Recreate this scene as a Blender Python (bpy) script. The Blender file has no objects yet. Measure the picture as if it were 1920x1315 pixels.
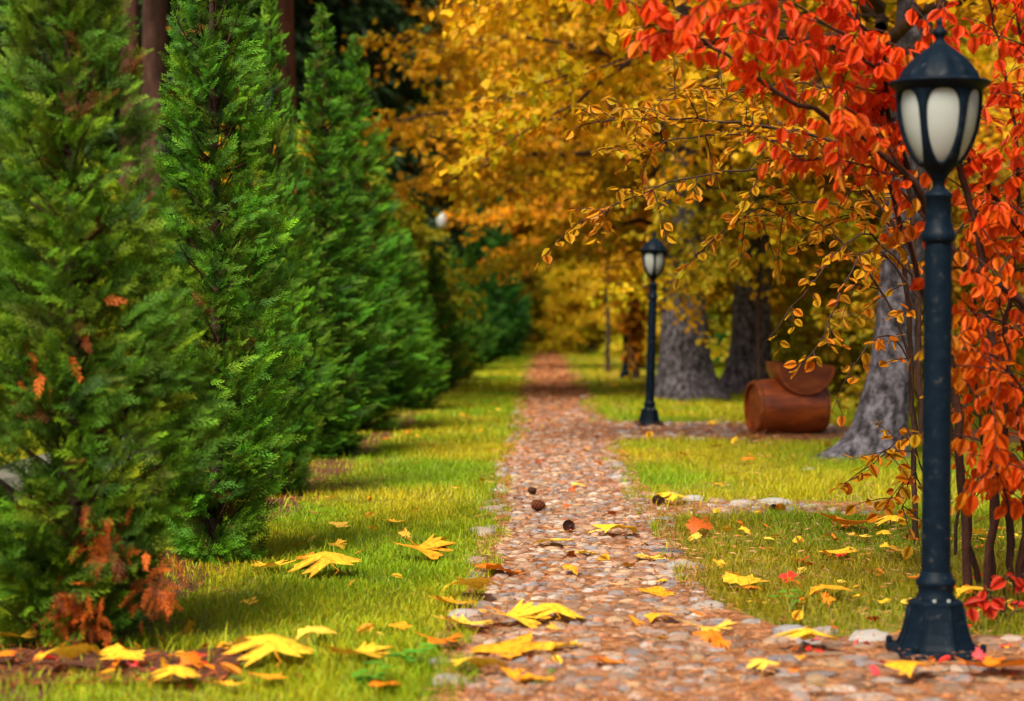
import bpy, math, random
import numpy as np
from math import radians as R_, sin, cos, pi
from mathutils import Vector

# ---------------------------------------------------------------- camera, sky, sun, exposure
S = bpy.context.scene
COL = S.collection
F, CX, HY, EYE = 3700.0, 1017.0, 608.0, 1.1          # focal length in photo pixels, vanishing point, eye height
cam_d = bpy.data.cameras.new('camera')
cam = bpy.data.objects.new('camera', cam_d); COL.objects.link(cam)
cam_d.sensor_width = 36.0
cam_d.lens = F / 1920 * 36
cam_d.clip_start = 0.1; cam_d.clip_end = 3000
cam.location = (0, 0, EYE)
cam.rotation_euler = (pi / 2 - math.atan(49.5 / F), 0, math.atan(57 / F))
cam_d.dof.use_dof = True
cam_d.dof.focus_distance = 9.6
cam_d.dof.aperture_fstop = 2.2
S.camera = cam

SUN_EL, SUN_AZ = R_(52), R_(-156)                    # azimuth from +Y towards +X: light comes from the left, a little behind
W = bpy.data.worlds.new('World'); S.world = W; W.use_nodes = True
wn = W.node_tree.nodes; wl = W.node_tree.links
sky = wn.new('ShaderNodeTexSky'); sky.sky_type = 'NISHITA'; sky.sun_disc = False
sky.sun_elevation = SUN_EL; sky.sun_rotation = SUN_AZ
sky.air_density = 0.6; sky.dust_density = 6.0; sky.ozone_density = 1.0
wl.new(sky.outputs[0], wn['Background'].inputs[0]); wn['Background'].inputs[1].default_value = 0.05
sun_d = bpy.data.lights.new('sun', 'SUN'); sun_d.energy = 2.8; sun_d.angle = R_(22); sun_d.color = (1.0, 0.90, 0.72)
sun = bpy.data.objects.new('sun', sun_d); COL.objects.link(sun)
sd = Vector((sin(SUN_AZ) * cos(SUN_EL), cos(SUN_AZ) * cos(SUN_EL), sin(SUN_EL)))
sun.rotation_euler = sd.to_track_quat('Z', 'Y').to_euler(); sun.location = sd * 60
S.view_settings.view_transform = 'Standard'; S.view_settings.look = 'None'
S.view_settings.exposure = 1.66; S.view_settings.gamma = 1.0; S.view_settings.use_curve_mapping = False
S.render.engine = 'CYCLES'
S.cycles.use_denoising = True
try: S.cycles.denoiser = 'OPENIMAGEDENOISE'
except Exception: pass
S.cycles.max_bounces = 4; S.cycles.diffuse_bounces = 2; S.cycles.glossy_bounces = 2
S.cycles.transmission_bounces = 4; S.cycles.transparent_max_bounces = 4
S.cycles.caustics_reflective = False; S.cycles.caustics_refractive = False

# ---------------------------------------------------------------- helpers
rng = np.random.default_rng(7)
rnd = random.Random(7)

def P(px, py, d):                                     # point seen at a photo pixel, d metres away
    return np.array(((px - CX) / F * d, d, EYE + (HY - py) / F * d))
def G(px, py):                                        # ground point seen at a photo pixel
    d = F * EYE / (py - HY)
    return np.array(((px - CX) / F * d, d, 0.0))
def norm(a): return a / np.maximum(np.linalg.norm(a, axis=-1, keepdims=True), 1e-9)

def fast_mesh(name, V, faces, C=None, smooth=False):
    V = np.asarray(V, dtype=np.float32).reshape(-1, 3)
    faces = [np.asarray(f, dtype=np.int32) for f in faces if len(f)]
    me = bpy.data.meshes.new(name)
    me.vertices.add(len(V)); me.vertices.foreach_set('co', V.ravel())
    loops = np.concatenate([f.ravel() for f in faces])
    tot = np.concatenate([np.full(len(f), f.shape[1], np.int32) for f in faces])
    st = np.concatenate([[0], np.cumsum(tot)[:-1]]).astype(np.int32)
    me.loops.add(len(loops)); me.loops.foreach_set('vertex_index', loops)
    me.polygons.add(len(tot)); me.polygons.foreach_set('loop_start', st)
    try: me.polygons.foreach_set('loop_total', tot)
    except Exception: pass
    me.polygons.foreach_set('use_smooth', np.full(len(tot), bool(smooth)))
    at = me.color_attributes.new('Col', 'FLOAT_COLOR', 'POINT')
    c = np.ones((len(V), 4), np.float32)
    if C is not None: c[:, :3] = C
    at.data.foreach_set('color', c.ravel())
    me.update(calc_edges=True); me.validate()
    return me

class MB:
    def __init__(s): s.V = []; s.F = {3: [], 4: []}; s.C = []; s.n = 0
    def add(s, V, Fs, C=(1, 1, 1)):
        V = np.asarray(V, float).reshape(-1, 3)
        Fs = Fs if isinstance(Fs, list) else [Fs]
        for f in Fs:
            f = np.asarray(f, int)
            if len(f): s.F[f.shape[1]].append(f + s.n)
        C = np.asarray(C, float)
        s.C.append(np.broadcast_to(C, (len(V), 3)) if C.ndim == 1 else C)
        s.V.append(V); s.n += len(V); return s
    def mesh(s, name, smooth=False):
        fs = [np.concatenate(s.F[k]) for k in (3, 4) if s.F[k]]
        return fast_mesh(name, np.concatenate(s.V), fs, np.concatenate(s.C), smooth)
    def build(s, name, mat, parent=None, smooth=False):
        return obj(name, s.mesh(name, smooth), mat, parent)

def obj(name, me, mat=None, parent=None, color=None):
    o = bpy.data.objects.new(name, me); COL.objects.link(o)
    if mat is not None and me is not None and not me.materials: me.materials.append(mat)
    if parent is not None: o.parent = parent
    if color is not None: o.color = (*color, 1)
    return o
def empty(name, loc=(0, 0, 0), rz=0):
    o = bpy.data.objects.new(name, None); COL.objects.link(o)
    o.location = tuple(loc); o.rotation_euler = (0, 0, rz); o.empty_display_size = 0.2
    return o
def tag(o, label=None, cat=None, group=None, kind=None):
    if label: o['label'] = label
    if cat: o['category'] = cat
    if group: o['group'] = group
    if kind: o['kind'] = kind
    return o
def copy_tree(o, parent=None):
    c = o.copy(); COL.objects.link(c); c.parent = parent
    for ch in o.children: copy_tree(ch, c)
    return c

def frames(d, up):                                    # columns x, y(=d), z
    y = norm(d); x = norm(np.cross(y, up)); z = np.cross(x, y)
    return np.stack([x, y, z], axis=-1)
def inst(tv, tf, pos, M, sc, col=None, tcol=None):    # many copies of a template as one vertex/face set
    n, m = len(pos), len(tv)
    sc = np.asarray(sc, float)
    sc = sc[:, None, None] if sc.ndim == 1 else sc[:, None, :]
    V = np.einsum('nij,nmj->nmi', M, tv[None] * sc) + pos[:, None]
    off = (np.arange(n) * m)[:, None, None]
    Fs = [(f[None] + off).reshape(-1, f.shape[1]) for f in tf]
    C = np.ones((n, m, 3))
    if col is not None: C = C * col[:, None, :]
    if tcol is not None: C = C * tcol[None, :, None]
    return V.reshape(-1, 3), Fs, C.reshape(-1, 3)

def tube(pts, rad, n=6, cap=True, wob=0.0, rs=None):
    pts = np.asarray(pts, float); rad = np.broadcast_to(np.asarray(rad, float), (len(pts),))
    t = norm(np.gradient(pts, axis=0))
    ref = np.where(np.abs(t[:, 2:3]) > 0.9, [[1.0, 0, 0]], [[0, 0, 1.0]])
    ref = np.broadcast_to(ref[0] if abs(t[:, 2]).mean() > 0.6 else ref[-1], t.shape) if len(pts) > 1 else ref
    ref = np.broadcast_to([1.0, 0.02, 0.01] if abs(t[:, 2]).mean() > 0.6 else [0.01, 0.02, 1.0], t.shape)
    u = norm(np.cross(t, ref)); v = np.cross(t, u)
    a = np.arange(n) / n * 2 * pi
    r = rad[:, None]
    if wob: r = r * (1 + wob * (rs or rng).standard_normal((len(pts), n)))
    V = pts[:, None] + (u[:, None] * np.cos(a)[None, :, None] + v[:, None] * np.sin(a)[None, :, None]) * (r[..., None] if np.ndim(r) == 2 else r)
    k = len(pts); i = np.arange(k - 1)[:, None] * n; j = np.arange(n)[None]; j2 = (j + 1) % n
    Q = np.stack([i + j, i + j2, i + n + j2, i + n + j], -1).reshape(-1, 4)
    V = V.reshape(-1, 3); T = []
    if cap:
        V = np.vstack([V, pts[-1:]]); c = len(V) - 1; b = (k - 1) * n
        T = np.stack([b + j[0], b + j2[0], np.full(n, c)], -1)
    return V, [Q, np.asarray(T, int).reshape(-1, 3)]
def smooth_path(pts, n):                              # Catmull-Rom
    p = np.asarray(pts, float); p = np.vstack([2 * p[0] - p[1], p, 2 * p[-1] - p[-2]])
    out = []; k = len(p) - 3
    for s in np.linspace(0, k - 1e-6, n):
        i = int(s); f = s - i; a, b, c, d = p[i:i + 4]
        out.append(0.5 * ((2 * b) + (c - a) * f + (2 * a - 5 * b + 4 * c - d) * f * f + (3 * b - a - 3 * c + d) * f ** 3))
    return np.array(out)
def lathe(prof, n=24, a0=0.0, mod=None, cap=False):   # profile (r, z)
    prof = np.asarray(prof, float); a = np.arange(n) / n * 2 * pi + a0
    r = np.repeat(prof[:, :1], n, 1)
    if mod is not None: r = r * mod(prof, a)
    V = np.stack([r * np.cos(a), r * np.sin(a), np.repeat(prof[:, 1:], n, 1)], -1)
    k = len(prof); i = np.arange(k - 1)[:, None] * n; j = np.arange(n)[None]; j2 = (j + 1) % n
    Q = np.stack([i + j, i + j2, i + n + j2, i + n + j], -1).reshape(-1, 4)
    V = V.reshape(-1, 3); T = []
    if cap:
        V = np.vstack([V, [[0, 0, prof[0, 1]], [0, 0, prof[-1, 1]]]]); m = len(V)
        b = (k - 1) * n
        T = np.vstack([np.stack([j2[0], j[0], np.full(n, m - 2)], -1), np.stack([b + j[0], b + j2[0], np.full(n, m - 1)], -1)])
    return V, [Q, np.asarray(T, int).reshape(-1, 3)]
def box(x0, x1, y0, y1, z0, z1):
    V = [(x, y, z) for z in (z0, z1) for y in (y0, y1) for x in (x0, x1)]
    return V, [np.array([(0, 2, 3, 1), (4, 5, 7, 6), (0, 1, 5, 4), (2, 6, 7, 3), (0, 4, 6, 2), (1, 3, 7, 5)])]

# smooth value noise for masks (numpy)
_perm = rng.random((64, 64))
def vnoise(x, y):
    xi = np.floor(x).astype(int); yi = np.floor(y).astype(int); fx = x - xi; fy = y - yi
    fx = fx * fx * (3 - 2 * fx); fy = fy * fy * (3 - 2 * fy); g = lambda a, b: _perm[a % 64, b % 64]
    return (g(xi, yi) * (1 - fx) + g(xi + 1, yi) * fx) * (1 - fy) + (g(xi, yi + 1) * (1 - fx) + g(xi + 1, yi + 1) * fx) * fy

# ---------------------------------------------------------------- materials
def new_mat(name):
    m = bpy.data.materials.new(name); m.use_nodes = True
    n = m.node_tree.nodes; n.clear()
    out = n.new('ShaderNodeOutputMaterial')
    return m, n, m.node_tree.links, out
def mixc(n, l, a, b, fac, mode='MIX'):
    x = n.new('ShaderNodeMix'); x.data_type = 'RGBA'; x.blend_type = mode
    for sock, val in ((x.inputs[0], fac), (x.inputs[6], a), (x.inputs[7], b)):
        if hasattr(val, 'links'): l.new(val, sock)
        else: sock.default_value = val if not isinstance(val, tuple) else (*val[:3], 1)
    return x.outputs[2]
def attr_obj_color(n, l):
    a = n.new('ShaderNodeAttribute'); a.attribute_name = 'Col'
    o = n.new('ShaderNodeObjectInfo')
    return mixc(n, l, a.outputs['Color'], o.outputs['Color'], 1.0, 'MULTIPLY')
def noise(n, l, scale, detail=3, rough=0.6, coord='Object', vec=None):
    t = n.new('ShaderNodeTexCoord'); z = n.new('ShaderNodeTexNoise')
    z.inputs['Scale'].default_value = scale; z.inputs['Detail'].default_value = detail; z.inputs['Roughness'].default_value = rough
    l.new(vec if vec is not None else t.outputs[coord], z.inputs['Vector']); return z
def ramp(n, l, fac, stops):
    r = n.new('ShaderNodeValToRGB'); e = r.color_ramp.elements
    while len(e) < len(stops): e.new(0.5)
    for el, (p, c) in zip(e, stops): el.position = p; el.color = (*c, 1)
    l.new(fac, r.inputs[0]); return r.outputs[0]

def leaf_mat(name, trans=0.35, rough=0.55, spec=0.3, scale=60.0, var=0.25, spots=False):
    m, n, l, out = new_mat(name)
    c = attr_obj_color(n, l)
    nz = noise(n, l, scale, 2)
    c = mixc(n, l, c, ramp(n, l, nz.outputs[0], [(0.3, (1 - var,) * 3), (0.7, (1 + var * .4,) * 3)]), 1.0, 'MULTIPLY')
    if spots:                                          # brown blotches of decay
        z2 = noise(n, l, 9.0, 5, 0.7)
        c = mixc(n, l, c, ramp(n, l, z2.outputs[0], [(0.46, (1, 1, 1)), (0.58, (.94, .78, .6)), (0.70, (.5, .22, .12))]), 1.0, 'MULTIPLY')
    p = n.new('ShaderNodeBsdfPrincipled'); l.new(c, p.inputs['Base Color'])
    p.inputs['Roughness'].default_value = rough; p.inputs['Specular IOR Level'].default_value = spec
    t = n.new('ShaderNodeBsdfTranslucent'); l.new(c, t.inputs['Color'])
    mx = n.new('ShaderNodeMixShader'); mx.inputs[0].default_value = trans
    l.new(p.outputs[0], mx.inputs[1]); l.new(t.outputs[0], mx.inputs[2]); l.new(mx.outputs[0], out.inputs[0])
    return m
def rough_mat(name, stops, scale, bump=0.3, bscale=None, rough=0.9, objcol=False, dist=0.02, stretch=None, spec=0.25):
    m, n, l, out = new_mat(name)
    vec = None
    if stretch:
        tc = n.new('ShaderNodeTexCoord'); mp = n.new('ShaderNodeMapping'); mp.inputs['Scale'].default_value = stretch
        l.new(tc.outputs['Object'], mp.inputs[0]); vec = mp.outputs[0]
    nz = noise(n, l, scale, 6, 0.65, vec=vec)
    c = ramp(n, l, nz.outputs[0], stops)
    if objcol: c = mixc(n, l, c, attr_obj_color(n, l), 1.0, 'MULTIPLY')
    p = n.new('ShaderNodeBsdfPrincipled'); l.new(c, p.inputs['Base Color'])
    p.inputs['Roughness'].default_value = rough; p.inputs['Specular IOR Level'].default_value = spec
    bz = noise(n, l, bscale or scale * 2.5, 5, 0.7, vec=vec)
    b = n.new('ShaderNodeBump'); b.inputs['Strength'].default_value = bump; b.inputs['Distance'].default_value = dist
    l.new(bz.outputs[0], b.inputs['Height']); l.new(b.outputs[0], p.inputs['Normal'])
    l.new(p.outputs[0], out.inputs[0]); return m

M = {}
M['leaf'] = leaf_mat('autumn_leaf', 0.48, 0.55, 0.2)
M['leaf_near'] = leaf_mat('near_leaf', 0.58, 0.5, 0.25, 30.0, 0.3, True)
M['fallen'] = leaf_mat('fallen_leaf', 0.2, 0.6, 0.2, 14.0, 0.35, True)
M['thuja'] = leaf_mat('thuja_foliage', 0.08, 0.6, 0.12, 25.0, 0.25)
M['needle'] = leaf_mat('spruce_foliage', 0.1, 0.6, 0.2, 3.0, 0.4)
M['grass'] = leaf_mat('grass_blade', 0.35, 0.55, 0.25, 3.0, 0.25)
M['stone'] = rough_mat('fieldstone', [(0.25, (.45, .42, .40)), (0.5, (.85, .82, .80)), (0.75, (1.15, 1.12, 1.1))], 28, 0.5, 90, 0.8, True, 0.006)
M['dirt'] = rough_mat('needle_strewn_dirt', [(0.32, (.07, .024, .008)), (0.5, (.20, .08, .028)), (0.68, (.36, .18, .08))], 14, 0.6, 60, 0.95, False, 0.02)
M['soil'] = rough_mat('hedge_bed_soil', [(0.3, (.03, .012, .006)), (0.55, (.09, .03, .013)), (0.75, (.16, .06, .025))], 11, 0.7, 50, 0.95, False, 0.02)
M['ground'] = rough_mat('lawn_soil', [(0.3, (.06, .065, .006)), (0.5, (.13, .13, .010)), (0.72, (.20, .15, .016))], 3.0, 0.6, 60, 0.95, False, 0.02)
M['bark_grey'] = rough_mat('grey_scaly_bark', [(0.36, (.022, .019, .020)), (0.5, (.13, .118, .127)), (0.64, (.31, .29, .315))], 15, 1.0, 24, 0.9, True, 0.06, (1, 1, 0.6))
M['bark_brown'] = rough_mat('brown_bark', [(0.3, (.02, .012, .008)), (0.55, (.06, .032, .02)), (0.75, (.11, .06, .04))], 14, 0.8, 30, 0.9, True, 0.03, (1, 1, 0.3))
M['pine_bark'] = rough_mat('red_pine_bark', [(0.3, (.04, .016, .010)), (0.55, (.12, .05, .03)), (0.75, (.2, .09, .06))], 10, 0.9, 22, 0.9, True, 0.04, (1, 1, 0.3))
M['metal'] = rough_mat('navy_black_paint', [(0.3, (.0015, .0045, .009)), (0.6, (.003, .008, .015)), (0.74, (.035, .034, .032))], 30, 0.12, 220, 0.5, False, 0.003, None, 0.06)
M['wood'] = rough_mat('rust_stained_wood', [(0.32, (.11, .020, .003)), (0.5, (.25, .048, .005)), (0.68, (.40, .095, .011))], 4, 0.3, 40, 0.42, True, 0.004, (0.8, 2.2, 2.2), 0.5)
M['iron'] = rough_mat('rusty_iron', [(0.3, (.14, .04, .010)), (0.7, (.30, .09, .02))], 30, 0.3, 80, 0.6)
M['cone'] = rough_mat('pine_cone_scale', [(0.3, (.05, .018, .008)), (0.7, (.16, .06, .024))], 90, 0.3, 200, 0.7, True)
M['gravel'] = rough_mat('pale_gravel', [(0.3, (.06, .06, .045)), (0.7, (.14, .13, .11))], 40, 0.5, 80, 0.9)
m, n, l, out = new_mat('frosted_glass')
p = n.new('ShaderNodeBsdfPrincipled'); p.inputs['Base Color'].default_value = (.40, .44, .43, 1)
p.inputs['Roughness'].default_value = 0.28; p.inputs['Specular IOR Level'].default_value = 0.5
t = n.new('ShaderNodeBsdfTranslucent'); t.inputs[0].default_value = (.5, .5, .44, 1)
mx = n.new('ShaderNodeMixShader'); mx.inputs[0].default_value = 0.35
l.new(p.outputs[0], mx.inputs[1]); l.new(t.outputs[0], mx.inputs[2]); l.new(mx.outputs[0], out.inputs[0]); M['glass'] = m

# ---------------------------------------------------------------- setting: ground, paths
PL, PR = -0.21, 0.575                                   # cobbled path edges
def path_l(y): return PL + 0.03 * np.sin(y * 0.7) + 0.02 * np.sin(y * 2.3 + 1)
def path_r(y): return PR + 0.03 * np.sin(y * 0.6 + 2) + 0.02 * np.sin(y * 1.9)
g = MB(); g.add([(-900, -200, 0), (900, -200, 0), (900, 1500, 0), (-900, 1500, 0)], np.array([(0, 1, 2, 3)]))
tag(g.build('ground', M['ground']), kind='structure')
def strip(name, left, right, ys, z, mat):
    L = np.stack([left(ys), ys, np.full_like(ys, z)], -1); Rr = np.stack([right(ys), ys, np.full_like(ys, z)], -1)
    V = np.vstack([L, Rr]); k = len(ys); i = np.arange(k - 1)
    b = MB(); b.add(V, np.stack([i, k + i, k + i + 1, i + 1], -1))
    return b.build(name, mat)
ys = np.arange(2.0, 96.0, 0.12)
path = tag(strip('path', lambda y: path_l(y) - 0.10 + .04 * (vnoise(y * 3, y * 0) - .5), lambda y: path_r(y) + 0.08 + .06 * (vnoise(y * 3, y * 0 + 9) - .5), ys, 0.008, M['dirt']), kind='structure')
def xstrip(name, x0, x1, near, far, z, mat):
    xs = np.arange(x0, x1, 0.1)
    N = np.stack([xs, near(xs), np.full_like(xs, z)], -1); Fa = np.stack([xs, far(xs), np.full_like(xs, z)], -1)
    k = len(xs); i = np.arange(k - 1); b = MB(); b.add(np.vstack([N, Fa]), np.stack([i, i + 1, k + i + 1, k + i], -1))
    return tag(b.build(name, mat), kind='structure')
def nz1(x, s, k): return vnoise(x * s, x * 0 + k) - 0.5
sp_near = lambda x: 18.4 + .5 * nz1(x, 2, 3) + 0 * x
sp_far = lambda x: 22.2 + .8 * nz1(x, 2, 5) - 0.55 * np.maximum(x - 1, 0)
side_path = xstrip('side_path', 0.55, 5.0, sp_near, sp_far, 0.004, M['dirt'])
kp_near = lambda x: 11.15 + .22 * nz1(x, 3, 13) + .1 * (x - .6)
kp_far = lambda x: 12.2 + .05 * nz1(x, 2, 15) - 0.0 * x
kerb_path = xstrip('side_path', 0.55, 2.15, kp_near, kp_far, 0.004, M['dirt'])
cp_far = lambda x: 6.95 + .25 * nz1(x, 3, 23) + 0.8 * np.exp(-((x - .6) / .22) ** 2)
cross_path = xstrip('crossing_path', 0.45, 4.0, lambda x: x * 0 + 1.5, cp_far, 0.005, M['dirt'])
far_walk = strip('gravel_walk', lambda y: y * 0 - 4.2, lambda y: y * 0 - 3.2, np.arange(2, 60, 1.0), 0.004, M['gravel'])
tag(far_walk, kind='structure')

# soil bed along the hedge
def bed_w(y): return 0.17 + .16 * (vnoise(y * 1.3, y * 0 + 31) - .5)
bed = strip('hedge_bed', lambda y: -1.62 - bed_w(y), lambda y: -1.60 + bed_w(y + 7) * .9, np.arange(5.0, 62, 0.12), 0.004, M['soil'])
tag(bed, kind='structure')
xs = np.arange(-3.2, -0.95, 0.06)
fb = MB(); k = len(xs); i = np.arange(k - 1)
fb.add(np.vstack([np.stack([xs, 6.02 + .25 * nz1(xs, 3, 41) + .05 * xs, xs * 0 + .008], -1), np.stack([xs, 6.62 + .25 * nz1(xs, 4, 43), xs * 0 + .008], -1)]), np.stack([i, i + 1, k + i + 1, k + i], -1))
tag(fb.build('soil_patch', M['soil']), kind='structure')

# cobbles
def dome(seed, n=8):
    r = np.random.default_rng(seed); a = np.arange(n) / n * 2 * pi
    irr = 1 + .13 * r.standard_normal(n)
    rings = [(1.0, -.3), (0.97, .25), (0.80, .68), (0.45, .93)]
    V = []
    for q, (rr, z) in enumerate(rings):
        sup = (np.abs(np.cos(a)) ** 3 + np.abs(np.sin(a)) ** 3) ** (-1 / 3)
        V.append(np.stack([rr * irr * sup * np.cos(a), rr * irr * sup * np.sin(a), z + .05 * r.standard_normal(n)], -1))
    V = np.vstack(V + [np.array([[0, 0, 1.0]])]); Q = []
    for q in range(3):
        for j in range(n): Q.append((q * n + j, q * n + (j + 1) % n, (q + 1) * n + (j + 1) % n, (q + 1) * n + j))
    T = [(3 * n + j, 3 * n + (j + 1) % n, 4 * n) for j in range(n)]
    return V, [np.array(Q), np.array(T)]
DOMES = [dome(100 + q) for q in range(8)]
DOMES6 = [dome(150 + q, 6) for q in range(8)]
DOME_ME = [fast_mesh('cobblestone', v, f, None, True) for v, f in DOMES]
for me in DOME_ME: me.materials.append(M['stone'])
STONE_COLS = np.array([(.25, .16, .11), (.31, .22, .16), (.19, .12, .08), (.24, .20, .18), (.18, .17, .18), (.32, .22, .13), (.26, .13, .075), (.18, .105, .07), (.38, .31, .26), (.27, .24, .23)])
stones = []                                            # x, y, sx, sy, sz, rot, colour
y = 5.2
while y < 30:
    sy = rnd.uniform(.024, .044) * (1 if y < 16 else 1.25); x = float(path_l(y)) - .02
    while x < float(path_r(y)) + .02:
        sx = rnd.uniform(.022, .052) * (1 if y < 16 else 1.2)
        if rnd.random() > .16:
            stones.append((x + sx, y + rnd.uniform(-.02, .02), sx * .96, sy * rnd.uniform(.72, .98), rnd.uniform(.005, .020), rnd.uniform(-.3, .3), STONE_COLS[rnd.randrange(10)] * rnd.uniform(.75, 1.2)))
        x += sx * 2
    y += sy * 2.05
y = 5.3
while y < 6.9:                                         # crossing path in front of the lamp
    sy = rnd.uniform(.032, .055); x = 0.60
    while x < 2.1:
        sx = rnd.uniform(.032, .07)
        if y < float(cp_far(np.array([x]))[0]) - .05 and rnd.random() > .42 and (x - 1.3) ** 2 + (y - 6.54) ** 2 > .21 ** 2:
            stones.append((x + sx, y + rnd.uniform(-.02, .02), sx * .95, sy * .95, rnd.uniform(.006, .018), rnd.uniform(-.3, .3), STONE_COLS[rnd.randrange(10)] * rnd.uniform(.7, 1.1)))
        x += sx * 2.05
    y += sy * 2.1
for q in range(330):                                   # scattered stones on the side paths
    x = rnd.uniform(.7, 3.2); y = rnd.uniform(18.5, 22)
    if abs(x - 2.4) < .5 and y < 20: continue
    stones.append((x, y, rnd.uniform(.03, .08), rnd.uniform(.03, .07), rnd.uniform(.012, .03), rnd.uniform(0, 3), STONE_COLS[rnd.randrange(10)]))
for q in range(60):
    stones.append((rnd.uniform(.7, 1.9), rnd.uniform(11.2, 12), rnd.uniform(.025, .05), rnd.uniform(.025, .05), rnd.uniform(.01, .02), rnd.uniform(0, 3), STONE_COLS[rnd.randrange(10)]))
def in_frame(x, y): return -0.275 * y - .05 < x < .244 * y + .05 and y > 5.75
vis = [s for s in stones if in_frame(s[0], s[1])]
vis.sort(key=lambda s: -(s[2] * s[3]) / s[1] ** 3)
single = vis[:300]; sid = set(id(s) for s in single)
def put_stone(s, name, parent, me=None):
    o = obj(name, me or DOME_ME[rnd.randrange(8)], None, parent, s[6])
    o.location = (s[0], s[1], .006); o.scale = (s[2], s[3], s[4]); o.rotation_euler = (rnd.uniform(-.12, .12), rnd.uniform(-.12, .12), s[5]); return o
for s in single: put_stone(s, 'cobblestone', path)
b = MB()
for s in stones:
    if id(s) in sid: continue
    v, f = DOMES6[rnd.randrange(8)]; c, q = cos(s[5]), sin(s[5])
    v = v * np.array([s[2], s[3], s[4]]); v = np.stack([v[:, 0] * c - v[:, 1] * q, v[:, 0] * q + v[:, 1] * c, v[:, 2]], -1) + np.array([s[0], s[1], .006])
    b.add(v, f, np.clip(s[6], 0, 1))
tag(b.build('cobble_field', M['stone'], path, True), kind='stuff')
# kerb stones
def big_dome(seed): 
    v, f = dome(seed, 12); return v, f
KERB_ME = []
for q in range(7):
    v, f = big_dome(300 + q); me = fast_mesh('kerb_stone', v, f, None, True); me.materials.append(M['stone']); KERB_ME.append(me)
GREYS = [(.34, .31, .28), (.28, .27, .27), (.38, .31, .25), (.24, .22, .21), (.40, .35, .30), (.33, .24, .18)]
def kerb(x, y, sx, sy, sz, rot=0, col=None, parent=None):
    put_stone((x, y, sx, sy, sz, rot, np.array([c * .62 for c in col] if col else [c * .78 for c in GREYS[rnd.randrange(6)]])), 'kerb_stone', parent or path, KERB_ME[rnd.randrange(7)])
y = 6.2
while y < 26:
    st = rnd.uniform(.15, .32)
    if rnd.random() < .42: kerb(float(path_l(y)) - .075 + rnd.uniform(-.03, .03), y, rnd.uniform(.035, .065), rnd.uniform(.05, .09), rnd.uniform(.012, .028), rnd.uniform(-.3, .3))
    if rnd.random() < .42 and not (11.2 < y < 12) and not (18.3 < y < 22) and y > 7.2: kerb(float(path_r(y)) + .055 + rnd.uniform(-.03, .03), y, rnd.uniform(.035, .07), rnd.uniform(.05, .09), rnd.uniform(.012, .03), rnd.uniform(-.3, .3))
    y += st
for px, py, w, col in [(1625, 1200, 78, (.50, .49, .48)), (1312, 1130, 46, (.52, .52, .54)), (1277, 1065, 56, (.45, .43, .42)), (1253, 1040, 62, (.12, .13, .16)), (1268, 1085, 50, (.42, .40, .38)), (1255, 932, 42, (.5, .5, .52)), (1302, 938, 40, (.5, .49, .5)), (1345, 942, 36, (.42, .28, .2)), (1388, 946, 48, (.5, .46, .44)), (1452, 946, 60, (.5, .48, .48)), (1212, 930, 34, (.45, .32, .24)), (870, 1162, 72, (.52, .48, .48)), (940, 924, 38, (.5, .52, .54)), (845, 1286, 78, (.42, .40, .34)), (1480, 1190, 70, (.36, .36, .38)), (1545, 1187, 50, (.4, .37, .36)), (1345, 1170, 46, (.42, .40, .38)), (1160, 900, 36, (.5, .5, .5)), (1098, 748, 26, (.6, .6, .6)), (1515, 882, 26, (.5, .5, .54)), (920, 960, 44, (.46, .4, .34)), (905, 1000, 46, (.46, .38, .3)), (1410, 1170, 40, (.38, .36, .35))]:
    p = G(px, py); sx = w / F * p[1] / 2
    kerb(p[0], p[1], sx, sx * rnd.uniform(.7, 1.0), sx * rnd.uniform(.30, .45), rnd.uniform(-.2, .2), col)

# ---------------------------------------------------------------- grass (one uncountable mass)
def lawn_mask(x, y):
    ok = np.ones(len(x), bool)
    wv = .09 * (vnoise(x * 0 + 3, y * 4.0) - .5); wr = .10 * (vnoise(x * 0 + 8, y * 4.0) - .5)
    ok &= ~((x > path_l(y) - .02 + wv * 1.5) & (x < path_r(y) + .01 + wr * 1.5) & (y < 96))
    ok &= ~((y < cp_far(x) + .03) & (x > .45))
    ok &= ~((x > .55) & (x < 5) & (y > sp_near(x)) & (y < sp_far(x)))
    k_ = (x > .55) & (x < 2.1) & (y > kp_near(x)) & (y < kp_far(x) + .08)
    ok &= ~k_ | (rng.random(len(x)) < .10)
    ok &= ~((x > -4.2) & (x < -3.2))
    bd = (x > -1.62 - bed_w(y)) & (x < -1.60 + bed_w(y + 7) * .9) & (y < 62)
    ok &= ~bd | (rng.random(len(x)) < .30)
    so = (x < -.95) & (y > 6.05) & (y < 6.6)
    ok &= ~so | (rng.random(len(x)) < .05)
    edge = np.minimum(np.abs(x - path_l(y) + .07), np.abs(x - path_r(y) - .05))
    ok &= rng.random(len(x)) < np.clip(.55 + edge * 5, 0, 1)
    ok &= rng.random(len(x)) < np.clip(.25 + 1.5 * vnoise(x * 2.5 + 3, y * 1.5), .3, 1)
    ok &= rng.random(len(x)) < np.where((x > .6) & (y < 10.8), .62, 1)
    return ok
V = []; FT = []; CC = []; nv = 0
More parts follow.
